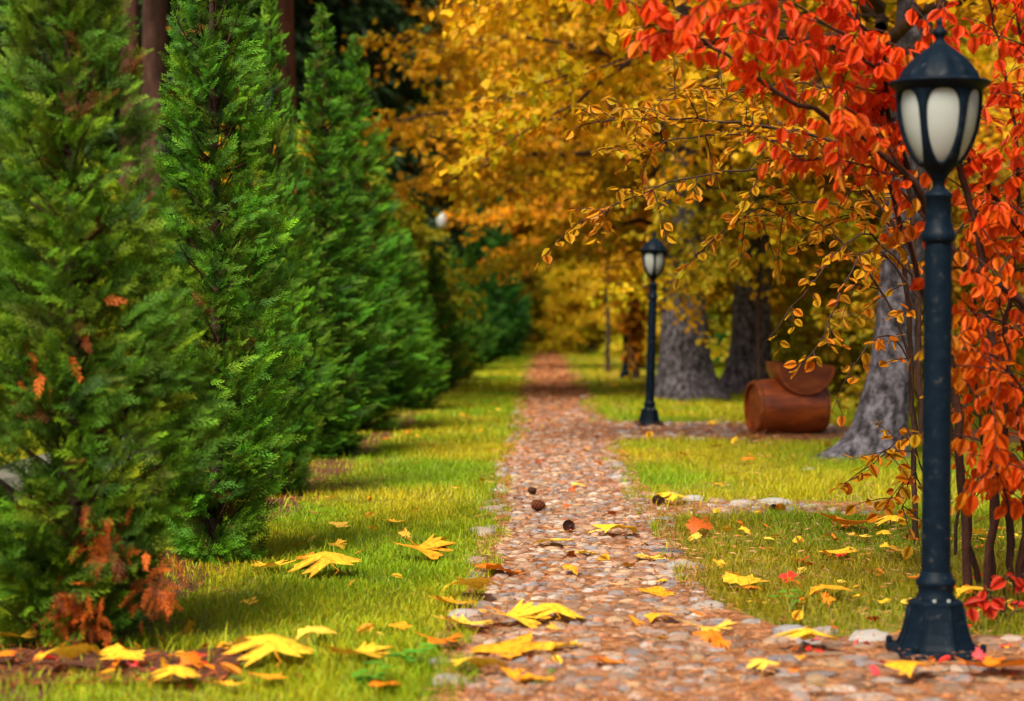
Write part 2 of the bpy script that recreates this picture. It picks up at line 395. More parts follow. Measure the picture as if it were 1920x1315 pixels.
for y0, y1, dens, hgt, wid in [(5.3, 8, 6500, .042, .0042), (8, 12, 4800, .044, .005), (12, 18, 2400, .05, .007), (18, 30, 800, .06, .0145), (30, 60, 230, .075, .027), (60, 105, 80, .10, .05)]:
    xl, xr = -.275 * y1 - .8, .244 * y1 + .8
    cnt = int(dens * (xr - xl) * (y1 - y0)); x = rng.uniform(xl, xr, cnt); y = rng.uniform(y0, y1, cnt)
    vis_ = (x > -.275 * y - .7) & (x < .244 * y + .7); x, y = x[vis_], y[vis_]
    k_ = lawn_mask(x, y); x, y = x[k_], y[k_]; N = len(x)
    patch = vnoise(x * 3.1, y * 2.0); h = hgt * (.45 + .7 * rng.random(N)) * (.5 + 1.1 * patch) * np.where(rng.random(N) < .03, 1.8, 1)
    a = rng.uniform(0, 2 * pi, N); lean = rng.uniform(.1, .9, N) * h; az = rng.uniform(0, 2 * pi, N)
    w = wid * (.6 + .8 * rng.random(N)) / 2; bx, by = np.cos(a) * w, np.sin(a) * w
    lx, ly = np.cos(az) * lean, np.sin(az) * lean; z0 = np.zeros(N)
    vv = np.stack([np.stack([x - bx, y - by, z0], -1), np.stack([x + bx, y + by, z0], -1), np.stack([x + bx * .8 + lx * .35, y + by * .8 + ly * .35, h * .6], -1), np.stack([x - bx * .8 + lx * .35, y - by * .8 + ly * .35, h * .6], -1), np.stack([x + lx, y + ly, h], -1)], 1)
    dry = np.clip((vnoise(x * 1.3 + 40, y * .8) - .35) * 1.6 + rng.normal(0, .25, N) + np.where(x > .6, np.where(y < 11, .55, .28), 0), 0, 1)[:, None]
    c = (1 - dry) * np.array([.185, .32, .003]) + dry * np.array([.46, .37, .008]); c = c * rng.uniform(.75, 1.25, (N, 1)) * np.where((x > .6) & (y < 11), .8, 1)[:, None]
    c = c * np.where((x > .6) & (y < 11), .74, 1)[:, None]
    if y0 >= 12:
        vv = vv[:, [0, 1, 4]]; V.append(vv.reshape(-1, 3)); CC.append(np.repeat(c, 3, 0)); FT.append((np.zeros((0, 4), int), nv + np.arange(N)[:, None] * 3 + np.array([0, 1, 2]))); nv += N * 3; continue
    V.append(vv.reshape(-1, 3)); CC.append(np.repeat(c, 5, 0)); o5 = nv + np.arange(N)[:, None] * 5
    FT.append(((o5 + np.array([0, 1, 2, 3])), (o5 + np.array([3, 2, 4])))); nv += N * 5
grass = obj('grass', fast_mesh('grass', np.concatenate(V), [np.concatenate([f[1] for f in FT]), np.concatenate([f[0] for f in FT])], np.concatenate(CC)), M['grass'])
tag(grass, 'short yellow green lawn grass beside the cobbled path', 'grass', kind='stuff')

# ---------------------------------------------------------------- thuja hedge
def frond_template():
    V = []; Q = []
    def kite(p, d, L, w, z=0.0, droop=0.0):
        d = np.array(d) / np.hypot(*d); s = np.array([-d[1], d[0]]); p = np.array(p)
        pts = [p, p + d * L * .5 + s * w, p + d * L, p + d * L * .5 - s * w]; b = len(V)
        for q_, u in enumerate(pts):
            rr = np.hypot(*u); V.append((u[0], u[1], z * (0 if q_ == 0 else 1 if q_ == 2 else .5) - .22 * u[1] ** 2 - .25 * u[0] ** 2))
        Q.append((b, b + 1, b + 2, b + 3))
    kite((0, 0), (0, 1), 1.0, .018)
    for i_ in range(5):
        f = .10 + .165 * i_
        for s in (-1, 1):
            yy = f + (.06 if s > 0 else 0); L = .27 * (1 - f) ** .7 + .09
            d = (s * rnd.uniform(.36, .56), .88); kite((0, yy), d, L, .021, rnd.uniform(-.10, .10))
            if i_ < 3: kite(np.array((0, yy)) + np.array(d) * L * .4, (s * 1.0, .7), L * .5, .018, rnd.uniform(-.06, .06))
    return np.array(V), [np.array(Q)]
FROND = frond_template()
def thuja_prof(t):
    return np.clip(.52 + 2.4 * t, 0, 1) * np.where(t < .25, 1, np.clip((1 - t) / .75, 0, 1) ** .98) + .02
def thuja_meshes(seed, H, hw, nplume=970, per=13, z0=.03):
    r = np.random.default_rng(seed)
    t = []; 
    while len(t) < nplume:
        c = r.random()
        if r.random() < (thuja_prof(np.array(c)) + .12): t.append(c)
    t = np.array(t); a = r.uniform(0, 2 * pi, nplume)
    bump = 1 + .30 * (vnoise(a * 1.9 + seed, t * 10) - .5) + .10 * r.standard_normal(nplume)
    inner = r.random(nplume) < .34; rs = hw * thuja_prof(t) * bump; rs = np.where(inner, rs * r.uniform(.15, .8, nplume), rs); z = z0 + (H - z0) * t
    rad = np.stack([np.cos(a), np.sin(a), 0 * a], -1); tan = np.stack([-np.sin(a), np.cos(a), 0 * a], -1); up = np.array([0, 0, 1.0])
    el = R_(36) + .8 * t ** 1.5 + r.normal(0, .2, nplume)
    L = np.clip(rs * .7, .07, .26)
    d = rad * np.cos(el)[:, None] + up * np.sin(el)[:, None] + tan * r.normal(0, .25, nplume)[:, None]; d = norm(d)
    tip = rad * rs[:, None] + up * z[:, None]; base = tip - d * L[:, None]
    pos = []; fd = []; fu = []; sc = []; col = []
    pc = np.array([.044, .142, .0012])[None] * (1 + .30 * r.standard_normal((nplume, 1))) + np.array([.07, .06, 0])[None] * r.random((nplume, 1)) ** 2
    brn = inner & (r.random(nplume) < .10); pc[brn] = np.array([.11, .05, .010])
    for q in range(per):
        s = .25 + .75 * q / (per - 1) + r.normal(0, .05, nplume)
        p_ = base + d * (L * s)[:, None] + r.normal(0, .016, (nplume, 3))
        side = (r.random(nplume) < .5) * 2 - 1
        dd = d + tan * (side * r.uniform(.1, .9, nplume))[:, None] + rad * r.uniform(0, .5, nplume)[:, None] - up * (r.uniform(-.25, .65, nplume))[:, None]
        pos.append(p_ - norm(dd) * .04); fd.append(dd)
        fu.append(tan * r.normal(0, 1, nplume)[:, None] + up * r.normal(.35, .5, nplume)[:, None] + rad * r.normal(.3, .4, nplume)[:, None])
        sc.append(r.uniform(.068, .152, nplume) * (1 - .35 * t)); col.append(np.clip(pc * (1 + .15 * r.standard_normal((nplume, 1))), .008, .4))
    pos = np.concatenate(pos); fd = np.concatenate(fd); fu = np.concatenate(fu); sc = np.concatenate(sc); col = np.concatenate(col)
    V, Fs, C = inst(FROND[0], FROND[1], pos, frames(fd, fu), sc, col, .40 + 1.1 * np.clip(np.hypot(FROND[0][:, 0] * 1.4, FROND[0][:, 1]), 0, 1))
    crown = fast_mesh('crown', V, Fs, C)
    tb = MB(); pts = np.array([(0, 0, 0), (.01, 0, H * .3), (-.01, .01, H * .6), (0, 0, H * .95)])
    tb.add(*tube(smooth_path(pts, 10), np.linspace(.045, .006, 10) * (hw / .42), 7))
    br = MB(); idx = r.permutation(nplume)[:min(nplume, 260)]
    for q in idx:
        p0 = np.array([0, 0, max(.05, base[q][2] - .12)]); p1 = base[q]; p2 = base[q] + d[q] * L[q] * .8
        br.add(*tube(smooth_path([p0, (p0 + p1) / 2 + np.array([0, 0, -.02]), p1, p2], 5), [.008, .006, .005, .004, .002], 3, False), (.7, .5, .4))
    return crown, tb.mesh('trunk', True), br.mesh('branches')
TH = [thuja_meshes(11, 3.2, .41), thuja_meshes(12, 4.1, .36), thuja_meshes(13, 3.3, .45)]
for cr, tr, br in TH:
    cr.materials.append(M['thuja']); tr.materials.append(M['bark_brown']); br.materials.append(M['bark_brown'])
TREES = [  # axis px, d, H, half width, proto, colour, label
    (132, 6.78, 3.2, .41, 0, (1.15, .95, 1), 'nearest soft-focus thuja at the left edge with rusty dead sprays at its foot'),
    (402, 9.1, 4.1, .33, 1, (1, 1.05, 1), 'tall crisp bright green thuja, second in the hedge row from the camera'),
    (505, 12.6, 3.3, .37, 2, (1, 1.05, 1), 'thuja third in the hedge row, thin leading shoots showing beside the second'),
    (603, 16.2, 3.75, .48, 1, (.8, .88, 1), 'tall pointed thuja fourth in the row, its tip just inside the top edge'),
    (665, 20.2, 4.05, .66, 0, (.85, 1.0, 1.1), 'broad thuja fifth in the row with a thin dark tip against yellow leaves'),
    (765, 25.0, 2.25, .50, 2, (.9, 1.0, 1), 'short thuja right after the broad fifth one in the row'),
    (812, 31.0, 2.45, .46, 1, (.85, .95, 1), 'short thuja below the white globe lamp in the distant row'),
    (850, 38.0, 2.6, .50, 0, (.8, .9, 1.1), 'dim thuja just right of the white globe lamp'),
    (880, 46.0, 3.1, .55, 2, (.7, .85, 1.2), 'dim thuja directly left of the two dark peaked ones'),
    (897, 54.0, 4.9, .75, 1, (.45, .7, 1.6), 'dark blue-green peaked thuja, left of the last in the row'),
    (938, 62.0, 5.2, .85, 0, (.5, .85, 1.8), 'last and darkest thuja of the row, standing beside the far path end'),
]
HP = [3.2, 4.1, 3.3]; WP = [.41, .36, .45]
for k_, (px, d, H, hw, pr, colr, lab) in enumerate(TREES):
    t_ = tag(empty('thuja_tree', ((px - CX) / F * d, d, 0), k_ * 1.3), lab, 'thuja', 'thujas in the hedge row')
    t_.scale = (hw / WP[pr], hw / WP[pr], H / HP[pr])
    cr, tr, br = TH[pr]
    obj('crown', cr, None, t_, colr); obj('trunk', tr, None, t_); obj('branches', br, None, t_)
    if k_ == 0: first = t_
# rusty dead sprays at the foot of the nearest thuja
r = np.random.default_rng(5); N = 270
ctr = np.array([(150, 1130), (185, 1000), (300, 1085), (170, 1160), (205, 1040), (110, 1150), (285, 1110), (70, 690), (160, 600)])
pk = r.integers(0, len(ctr), N); pk = np.where((pk > 6) & (r.random(N) < .6), 0, pk)
pp = np.array([P(ctr[q][0] + r.normal(0, 17), ctr[q][1] + r.normal(0, 26), 6.78 - r.uniform(.12, .33)) for q in pk])
dd = np.stack([r.normal(0, .5, N), r.normal(-.5, .3, N), r.normal(-.6, .5, N)], -1)
cc = np.array([.50, .10, .012])[None] * r.choice([.12, .2, .3, .6, 1.0, 1.2], (N, 1))
V, Fs, C = inst(FROND[0], FROND[1], pp, frames(dd, r.standard_normal((N, 3))), r.uniform(.06, .12, N), cc)
w_ = obj('withered_foliage', fast_mesh('withered_foliage', V, Fs, C), M['thuja'], first)
bpy.context.view_layer.update()
w_.matrix_parent_inverse = first.matrix_world.inverted()
w_['label'] = 'rust orange withered sprays near the ground'

# ---------------------------------------------------------------- broadleaf trees
LEAF4 = (np.array([(0, 0, 0), (-.42, .38, .06), (-.22, .72, .03), (0, 1, -.08), (.22, .72, .03), (.42, .38, .06), (0, .45, -.02)]),
         [np.array([(0, 6, 1), (0, 5, 6)]), np.array([(1, 6, 3, 2), (6, 5, 4, 3)])])
KITE = (np.array([(0, 0, 0), (-.38, .5, .08), (0, 1, 0), (.38, .5, .08)]), [np.array([(0, 3, 2, 1)])])
def maple_proto(seed, H, RR, zlow, nl=34, ns=11, nt=7, nleaf=12, size=(.12, .2), pal=None, tmpl=LEAF4, tr=.2, droop=.35):
    r = np.random.default_rng(seed); br = MB(); LP = []; LD = []
    for i_ in range(nl):
        f = i_ / (nl - 1); z = zlow * .75 + (H * .9 - zlow) * f; az = i_ * 2.4 + r.normal(0, .3)
        L = RR * (1 - .75 * f ** 1.6) * r.uniform(.75, 1.1); el = R_(22) + .6 * f
        h = np.array([cos(az), sin(az), 0]); s = np.linspace(0, 1, 7)
        pts = np.array([0, 0, z]) + h[None] * (L * s)[:, None]; pts[:, 2] += L * (np.tan(el) * s - droop * 1.35 * s ** 2.2); pts[1:] += r.normal(0, .05 * L / 3, (6, 3))
        rad0 = tr * .34 * (1 - .6 * f); br.add(*tube(pts, np.linspace(rad0, .012, 7), 5))
        for j_ in range(ns):
            g_ = .18 + .82 * j_ / (ns - 1); q = min(int(g_ * 6), 5); b0 = pts[q] + (pts[q + 1] - pts[q]) * (g_ * 6 - q)
            sd_ = (-1) ** j_; a2 = az + sd_ * r.uniform(.5, 1.1) * (1 - .6 * (j_ == ns - 1)); l2 = L * .42 * (1 - .55 * g_) + .35
            d2 = np.array([cos(a2), sin(a2), r.normal(.05, .18)]); s2 = np.linspace(0, 1, 4)
            p2 = b0 + d2[None] * (l2 * s2)[:, None]; p2[:, 2] -= .25 * l2 * s2 ** 2
            br.add(*tube(p2, [.016, .012, .008, .004], 3, False))
            for k_ in range(nt):
                g3 = .15 + .85 * k_ / (nt - 1); b3 = b0 + d2 * l2 * g3; b3[2] -= .25 * l2 * g3 ** 2
                a3 = a2 + (-1) ** k_ * r.uniform(.4, 1.2); l3 = r.uniform(.25, .6); d3 = np.array([cos(a3), sin(a3), r.normal(-.15, .25)])
                if k_ % 2: br.add(*tube(np.array([b3, b3 + d3 * l3]), [.006, .003], 3, False))
                u = r.random(nleaf)[:, None]; LP.append(b3 + d3 * l3 * u + r.normal(0, .07, (nleaf, 3)))
                LD.append(d3 * .7 + np.stack([r.normal(0, .6, nleaf), r.normal(0, .6, nleaf), r.normal(-.55, .35, nleaf)], -1))
    LP = np.concatenate(LP); LD = np.concatenate(LD); N = len(LP)
    up = np.stack([r.normal(0, .6, N), r.normal(0, .6, N), np.abs(r.normal(.9, .4, N))], -1)
    pal = np.array(pal); big = vnoise(LP[:, 0] * 1.1 + LP[:, 1] * .9 + 5, LP[:, 2] * 1.3 + seed) * .8 + r.random(N) * .45 - .12
    ci = np.clip(big * len(pal), 0, len(pal) - 1.001); i0 = ci.astype(int); fr = (ci - i0)[:, None]
    c = pal[i0] * (1 - fr) + pal[np.minimum(i0 + 1, len(pal) - 1)] * fr; c = c * r.uniform(.8, 1.2, (N, 1))
    V, Fs, C = inst(tmpl[0], tmpl[1], LP, frames(LD, up), r.uniform(size[0], size[1], N), c)
    return fast_mesh('crown', V, Fs, C), br.mesh('branches', True)
GOLD = [(.40, .36, .006), (.58, .42, .006), (.70, .44, .006), (.70, .32, .006), (.64, .48, .010)]
OCHRE = [(.32, .34, .006), (.47, .42, .006), (.63, .45, .006), (.68, .35, .006)]
MA = maple_proto(21, 9.0, 4.6, 3.1, 34, 11, 7, 14, (.08, .145), GOLD)
MBq = maple_proto(22, 8.5, 4.2, 2.6, 30, 10, 7, 14, (.08, .145), OCHRE)
SHR = maple_proto(23, 3.2, 1.5, .35, 18, 7, 5, 12, (.10, .17), [(.18, .24, .006), (.32, .34, .006), (.48, .42, .008), (.58, .36, .008)], KITE, .1, .25)
for c_, b_ in (MA, MBq, SHR): c_.materials.append(M['leaf']); b_.materials.append(M['bark_brown'])
def trunk_mesh(name, pts, rad, roots, seed, n=20, k=26, fur=0.0):
    r = np.random.default_rng(seed); c = smooth_path(pts, k); rr = np.interp(np.linspace(0, 1, k), np.linspace(0, 1, len(rad)), rad)
    a = np.arange(n) / n * 2 * pi; V = np.zeros((k, n, 3))
    for i_ in range(k):
        z = c[i_, 2]; m_ = np.ones(n) + (.065 if not fur else .02) * r.standard_normal(n)
        if fur:
            fa = np.minimum(a, 2 * pi - a); m_ += fur * (vnoise(a * 7 + 3, z * 3.0 + a * 0) - .5) + fur * .6 * (vnoise(a * 2, z * .9 + a * 0 + 7) - .5)
        for (ra, amt, hz, sh) in roots:
            m_ += amt * np.exp(-z / hz) * np.clip(np.cos(a - ra), 0, 1) ** sh
        V[i_] = c[i_] + np.stack([np.cos(a) * rr[i_] * m_, np.sin(a) * rr[i_] * m_, 0 * a], -1)
    i = np.arange(k - 1)[:, None] * n; j = np.arange(n)[None]; j2 = (j + 1) % n
    Q = np.stack([i + j, i + j2, i + n + j2, i + n + j], -1).reshape(-1, 4)
    return fast_mesh(name, V.reshape(-1, 3), [Q], None, True)
GEN_TR = trunk_mesh('trunk', [(0, 0, -.05), (.05, 0, 2), (-.05, .05, 5), (0, 0, 8)], [.26, .17, .14, .1, .04], [(.3, .5, .25, 2), (2.4, .5, .25, 2), (4.4, .4, .25, 2)], 3, 12, 14)
GEN_TR.materials.append(M['bark_brown'])
def broad(px, d, proto, label, sc=1.0, rz=0.0, col=(1, 1, 1), trunk=None, name='maple_tree', cat='tree', group='autumn trees behind the lawn', X=None, barkcol=(1, 1, 1), dz=0.0):
    t_ = tag(empty(name, ((px - CX) / F * d if X is None else X, d, 0)), label, cat, group)
    for nm, me in (('crown', proto[0]), ('branches', proto[1])):
        o = obj(nm, me, None, t_, col if nm == 'crown' else (1, 1, 1)); o.scale = (sc,) * 3; o.rotation_euler = (0, 0, rz); o.location.z = dz
    if trunk is not None: obj('trunk', trunk, None, t_, barkcol)
    elif proto is not SHR: o = obj('trunk', GEN_TR, None, t_); o.scale = (sc,) * 3
    return t_
def mt(*a, mat='bark_grey', **k):
    me = trunk_mesh('trunk', *a, n=48, k=80, fur=.11, **k); me.materials.append(M[mat]); return me
# the three grey trunks of the photo
trA = mt([(0, 0, -.05), (-.03, 0, .8), (-.06, 0, 2), (-.1, 0, 4.5), (0, 0, 8)], [.42, .37, .345, .33, .30, .27, .2, .08], [(-.35, .75, .28, 3), (-1.6, .35, .3, 3), (2.9, .3, .3, 3)], 31)
trB = mt([(0, 0, -.05), (.02, 0, 1), (.05, 0, 2.5), (.1, 0, 5), (0, 0, 7.6)], [.40, .32, .29, .28, .26, .22, .16, .06], [(3.3, .7, .28, 3), (-.4, .5, .3, 3)], 32)
trN = mt([(-.05, 0, -.05), (.02, 0, .35), (.12, 0, .9), (.22, .05, 2), (.3, .1, 4), (.35, .1, 7.4)], [.25, .205, .19, .18, .17, .16, .12, .05], [(3.25, 1.25, .13, 5), (-.2, .35, .15, 3), (-1.6, .3, .15, 3)], 33)
broad(1287, 28.7, MA, 'golden maple on the thick flared grey trunk behind the second lamp', 1.0, .4, (1.02, .91, 1), trA, barkcol=(.85, .82, .87), dz=.7)
broad(1405, 31.0, MBq, 'yellow green tree on the grey trunk left of the barrel planter', 1.0, 1.9, (1, 1.02, 1), trB, barkcol=(1.3, 1.24, 1.3), dz=-.3)
broad(1648, 16.2, MBq, 'leaning grey tree with spreading root just right of the barrel planter', .92, 3.0, (1.1, .95, 1), trN, dz=1.4, barkcol=(.75, .75, .85))
broad(1187, 46.0, MA, 'orange gold maple rising behind the third small lamp', .8, 2.2, (1.12, .82, .8), dz=1.2)
broad(720, 70.0, MA, 'golden maple spreading above the fifth hedge thuja', 1.7, 4.0, (1.1, .95, 1), dz=1.0)
broad(880, 80.0, MBq, 'dull gold maple behind the white globe lamp', 1.6, .9, (1.1, .95, 1), dz=1.0)
broad(1010, 74.0, MA, 'amber maple closing the view above the far path end', 1.2, 5.2, (1.15, 1.0, 1), X=-1.9, dz=2.0)
broad(1120, 82.0, MBq, 'ochre maple right of the far path end', 1.3, 2.9, (1.15, 1.1, 1), dz=1.6)
broad(1330, 66.0, MA, 'far golden maple seen between the two grey trunks', 1.1, 1.1, (.9, .95, 1))
broad(1560, 52.0, MBq, 'olive yellow tree high behind the barrel planter', 1.15, 4.4, (.85, .95, 1))
broad(1800, 40.0, MA, 'orange brown tree behind the near lamp and red leaves', 1.0, 3.6, (1, .8, .8))
broad(548, 36.0, SHR, 'yellow tree glimpsed between the third and fourth thujas', 1.45, 2.0, (1.25, 1.05, 1))
broad(1190, 33.0, MBq, 'ochre tree behind the two grey trunks, its crown spreading above the second lamp', .95, .2, (1.12, .84, 1), X=3.46, dz=.9)
# shrubs
for px, d, sc, rz, col, lab in [
    (1100, 70, .9, 3.3, (1.2, 1.1, 1), 'bright yellow shrub right of the path, before the path end'),
    (1215, 60, .8, 1.3, (1.1, 1.1, 1), 'lime yellow shrub low behind the third lamp'),
    (1005, 97, 1.0, 0, (1.3, 1.25, 1), 'low golden shrub at the very end of the path'),
    (1075, 99, 1.3, 1, (1.25, 1.2, 1), 'rounded ochre shrub right of the path end'),
    (1150, 92, 1.2, 2, (1.1, 1.2, 1), 'olive shrub between path end and thin sapling'),
    (960, 90, 1.3, 3, (1, .95, 1), 'amber shrub peeping past the last dark thuja'),
    (1240, 80, 1.3, 4, (.9, .95, 1), 'green gold shrub behind the second lamp post'),
    (1480, 44, 1.0, 5, (.6, .75, 1), 'dark olive shrub standing behind the barrel planter'),
    (1590, 38, 1.0, 6, (.75, .85, 1), 'yellow green shrub behind the leaning grey trunk, left side'),
    (1345, 62, .9, 1.4, (.5, .7, .8), 'dark shrub in the gap between the grey trunks'),
    (1720, 30, 1.0, 2.5, (.8, .75, 1), 'brownish shrub low behind the near lamp post'),
    (1850, 24, .95, 3.5, (.7, .6, 1), 'dull brown shrub behind the red tree stems at the right'),
    (1030, 108, 1.5, 5.5, (1.2, 1.05, 1), 'tall yellow shrub behind the low golden one at the path end'),
    (700, 34, 1.0, 4.5, (.6, .8, 1), 'green shrub hidden behind the fifth thuja'),
    (60, 20, .9, 1.5, (.55, .85, .8), 'green shrub beyond the hedge at the left edge'),
    (300, 26, .9, 2.5, (.6, .9, .8), 'green shrub seen through the gap after the nearest thuja')]:
    broad(px, d, SHR, lab, sc, rz, col, None, 'shrub', 'shrub', 'shrubs in the background')

# spruces, pines
def spruce_proto(seed, H, RR, z0=1.5, n=150, per=170):
    r = np.random.default_rng(seed); LP = []; LD = []
    for i_ in range(n):
        f = i_ / n; z = z0 + (H - z0) * f; az = i_ * 2.399 + r.normal(0, .2); L = RR * (1 - f) ** .8 * r.uniform(.8, 1.1) + .2
        m_ = int(per * (1 - f * .7)); s = r.random(m_) ** .7; h = np.array([cos(az), sin(az), 0]); t_ = np.array([-sin(az), cos(az), 0])
        wd = L * .26 * np.sin(np.clip(s, .05, 1) * 2.6); p_ = np.array([0, 0, z]) + h[None] * (L * s)[:, None] + t_[None] * (r.uniform(-1, 1, m_) * wd)[:, None]
        p_[:, 2] += -L * (.55 * s - .25 * s ** 2) - r.random(m_) * .3; LP.append(p_)
        LD.append(h[None] * .7 + t_[None] * r.normal(0, .6, m_)[:, None] + np.array([0, 0, -.5]) + r.normal(0, .3, (m_, 3)))
    LP = np.concatenate(LP); LD = np.concatenate(LD); N = len(LP)
    c = np.array([.020, .050, .010])[None] * r.uniform(.5, 1.5, (N, 1))
    tv = KITE[0] * np.array([.35, 1, 1]); V, Fs, C = inst(tv, KITE[1], LP, frames(LD, r.standard_normal((N, 3)) * .5 + np.array([0, 0, 1])), r.uniform(.3, .65, N), c)
    return fast_mesh('crown', V, Fs, C)
SPR = spruce_proto(41, 19, 3.6); SPR.materials.append(M['needle'])
SPT = trunk_mesh('trunk', [(0, 0, -.05), (0, 0, 6), (0, 0, 12), (0, 0, 18.5)], [.30, .24, .17, .03], [(0, .3, .3, 2), (2, .3, .3, 2), (4, .3, .3, 2)], 5, 10, 10); SPT.materials.append(M['bark_brown'])
for k_, (px, d, sc, lab) in enumerate([(40, 46, 1.0, 'dark spruce filling the far left edge'), (230, 40, 1.1, 'dark spruce behind the gap between the first two thujas'), (420, 48, 1.0, 'dark spruce hidden behind the second thuja'), (560, 52, 1.1, 'dark spruce behind the reddish pine trunk'), (700, 62, 1.0, 'dark spruce showing above the fifth thuja'), (790, 88, 1.2, 'distant dark spruce left of the globe lamp'), (1500, 70, 1.2, 'dark spruce high behind the barrel planter'), (1380, 90, 1.2, 'dark spruce in the gap between the grey trunks'), (1640, 58, 1.1, 'dark spruce behind the leaning grey trunk'), (1760, 72, 1.2, 'dark spruce straight behind the near lamp'), (1900, 50, 1.0, 'dark spruce at the far right edge'), (1250, 104, 1.3, 'distant dark spruce over the second lamp'), (910, 112, 1.3, 'most distant spruce above the last thujas')]):
    t_ = tag(empty('spruce_tree', ((px - CX) / F * d, d, 0), k_ * .9), lab, 'spruce', 'dark spruces in the woods'); t_.scale = (sc,) * 3
    obj('crown', SPR, None, t_); obj('trunk', SPT, None, t_)
def pine(px, d, w, lean, label, col):
    r0 = w / F * d / 2; H = 13
    me = trunk_mesh('trunk', [(0, 0, -.05), (lean * .3, 0, 4), (lean, 0, 9), (lean * 1.2, 0, H)], [r0 * 1.5, r0 * 1.08, r0, r0 * .9, r0 * .5], [(0, .3, .3, 2), (2, .3, .3, 2)], int(px), 12, 18); me.materials.append(M['pine_bark'])
    t_ = tag(empty('pine_tree', ((px - CX) / F * d, d, 0)), label, 'pine', 'tall pines behind the hedge'); obj('trunk', me, None, t_, col)
    o = obj('crown', SPR, None, t_); o.scale = (.55, .55, .4); o.location = (lean, 0, 7.5)
pine(242, 22, 34, 0, 'dark brown pine trunk between the first two thujas', (.6, .5, .5))
pine(283, 25, 46, .1, 'grey brown pine trunk beside the second thuja', (.8, .9, 1.0))
pine(540, 27, 36, -.1, 'reddish pine trunk between the third and fourth thujas', (1, .85, .8))
pine(1290, 48, 46, .1, 'dark red pine trunk high above the second lamp', (.7, .45, .4))
pine(1405, 56, 60, .1, 'dark pine trunk above the yellow green tree', (.5, .4, .4))
# far wood closing the view, one mass
r = np.random.default_rng(77); N = 32000
wx = r.uniform(-62, 62, N); wy = r.uniform(116, 150, N); wz = r.uniform(0, 1, N) ** .8 * (20 + 8 * vnoise(wx * .22, wy * .05))
c = np.array([.022, .045, .010])[None] * r.uniform(.4, 1.5, (N, 1)); ye = vnoise(wx * .16 + 9, wz * .12) > .62; c[ye] = np.array([.25, .17, .02]) * r.uniform(.5, 1.2, (ye.sum(), 1))
V, Fs, C = inst(KITE[0], KITE[1], np.stack([wx, wy, wz], -1), frames(r.standard_normal((N, 3)) - np.array([0, 0, .5]), r.standard_normal((N, 3))), r.uniform(.8, 1.8, N), c)
tag(obj('distant_wood', fast_mesh('distant_wood', V, Fs, C), M['needle']), 'dark mixed wood closing the view far behind', 'wood', kind='stuff')
# clipped green hedge glimpsed between the trunks
hb = MB(); N = 9000; hp = np.stack([r.uniform(5.0, 9.5, N), r.uniform(56, 57.2, N), r.uniform(0, .95, N)], -1)
V, Fs, C = inst(KITE[0], KITE[1], hp, frames(r.standard_normal((N, 3)), r.standard_normal((N, 3))), r.uniform(.09, .16, N), np.array([.03, .20, .02])[None] * r.uniform(.6, 1.3, (N, 1)))
tag(obj('clipped_hedge', fast_mesh('clipped_hedge', V, Fs, C), M['leaf']), 'low bright green clipped hedge between the two grey trunks', 'hedge')

# ---------------------------------------------------------------- leafy shrub trees by the near lamp
def oval_leaf():
    y = np.array([0, .18, .42, .70, .90, 1.0]); w = np.array([0, .26, .37, .29, .12, 0]); V = []; T = []
    for i_ in range(6): V.append((0, y[i_], -.10 * y[i_] ** 2))
    for s in (-1, 1):
        b = len(V)
        for i_ in range(1, 5): V.append((s * w[i_], y[i_] - .02, .035 - .10 * y[i_] ** 2 + .03 * s))
        T.append((0, 1, b)); 
        for i_ in range(1, 4): T += [(i_, i_ + 1, b + i_), (i_, b + i_, b + i_ - 1)]
        T.append((4, 5, b + 3))
    V += [(-.012, -.22, .02), (.012, -.22, .02)]; n_ = len(V); T.append((0, n_ - 2, n_ - 1))
    return np.array(V), [np.array(T)]
OV = oval_leaf()
OVC = np.full(len(OV[0]), .90); OVC[:6] = 1.22
OV_ME = fast_mesh('leaf', OV[0], OV[1], np.repeat(OVC[:, None], 3, 1), True); OV_ME.materials.append(M['leaf_near'])
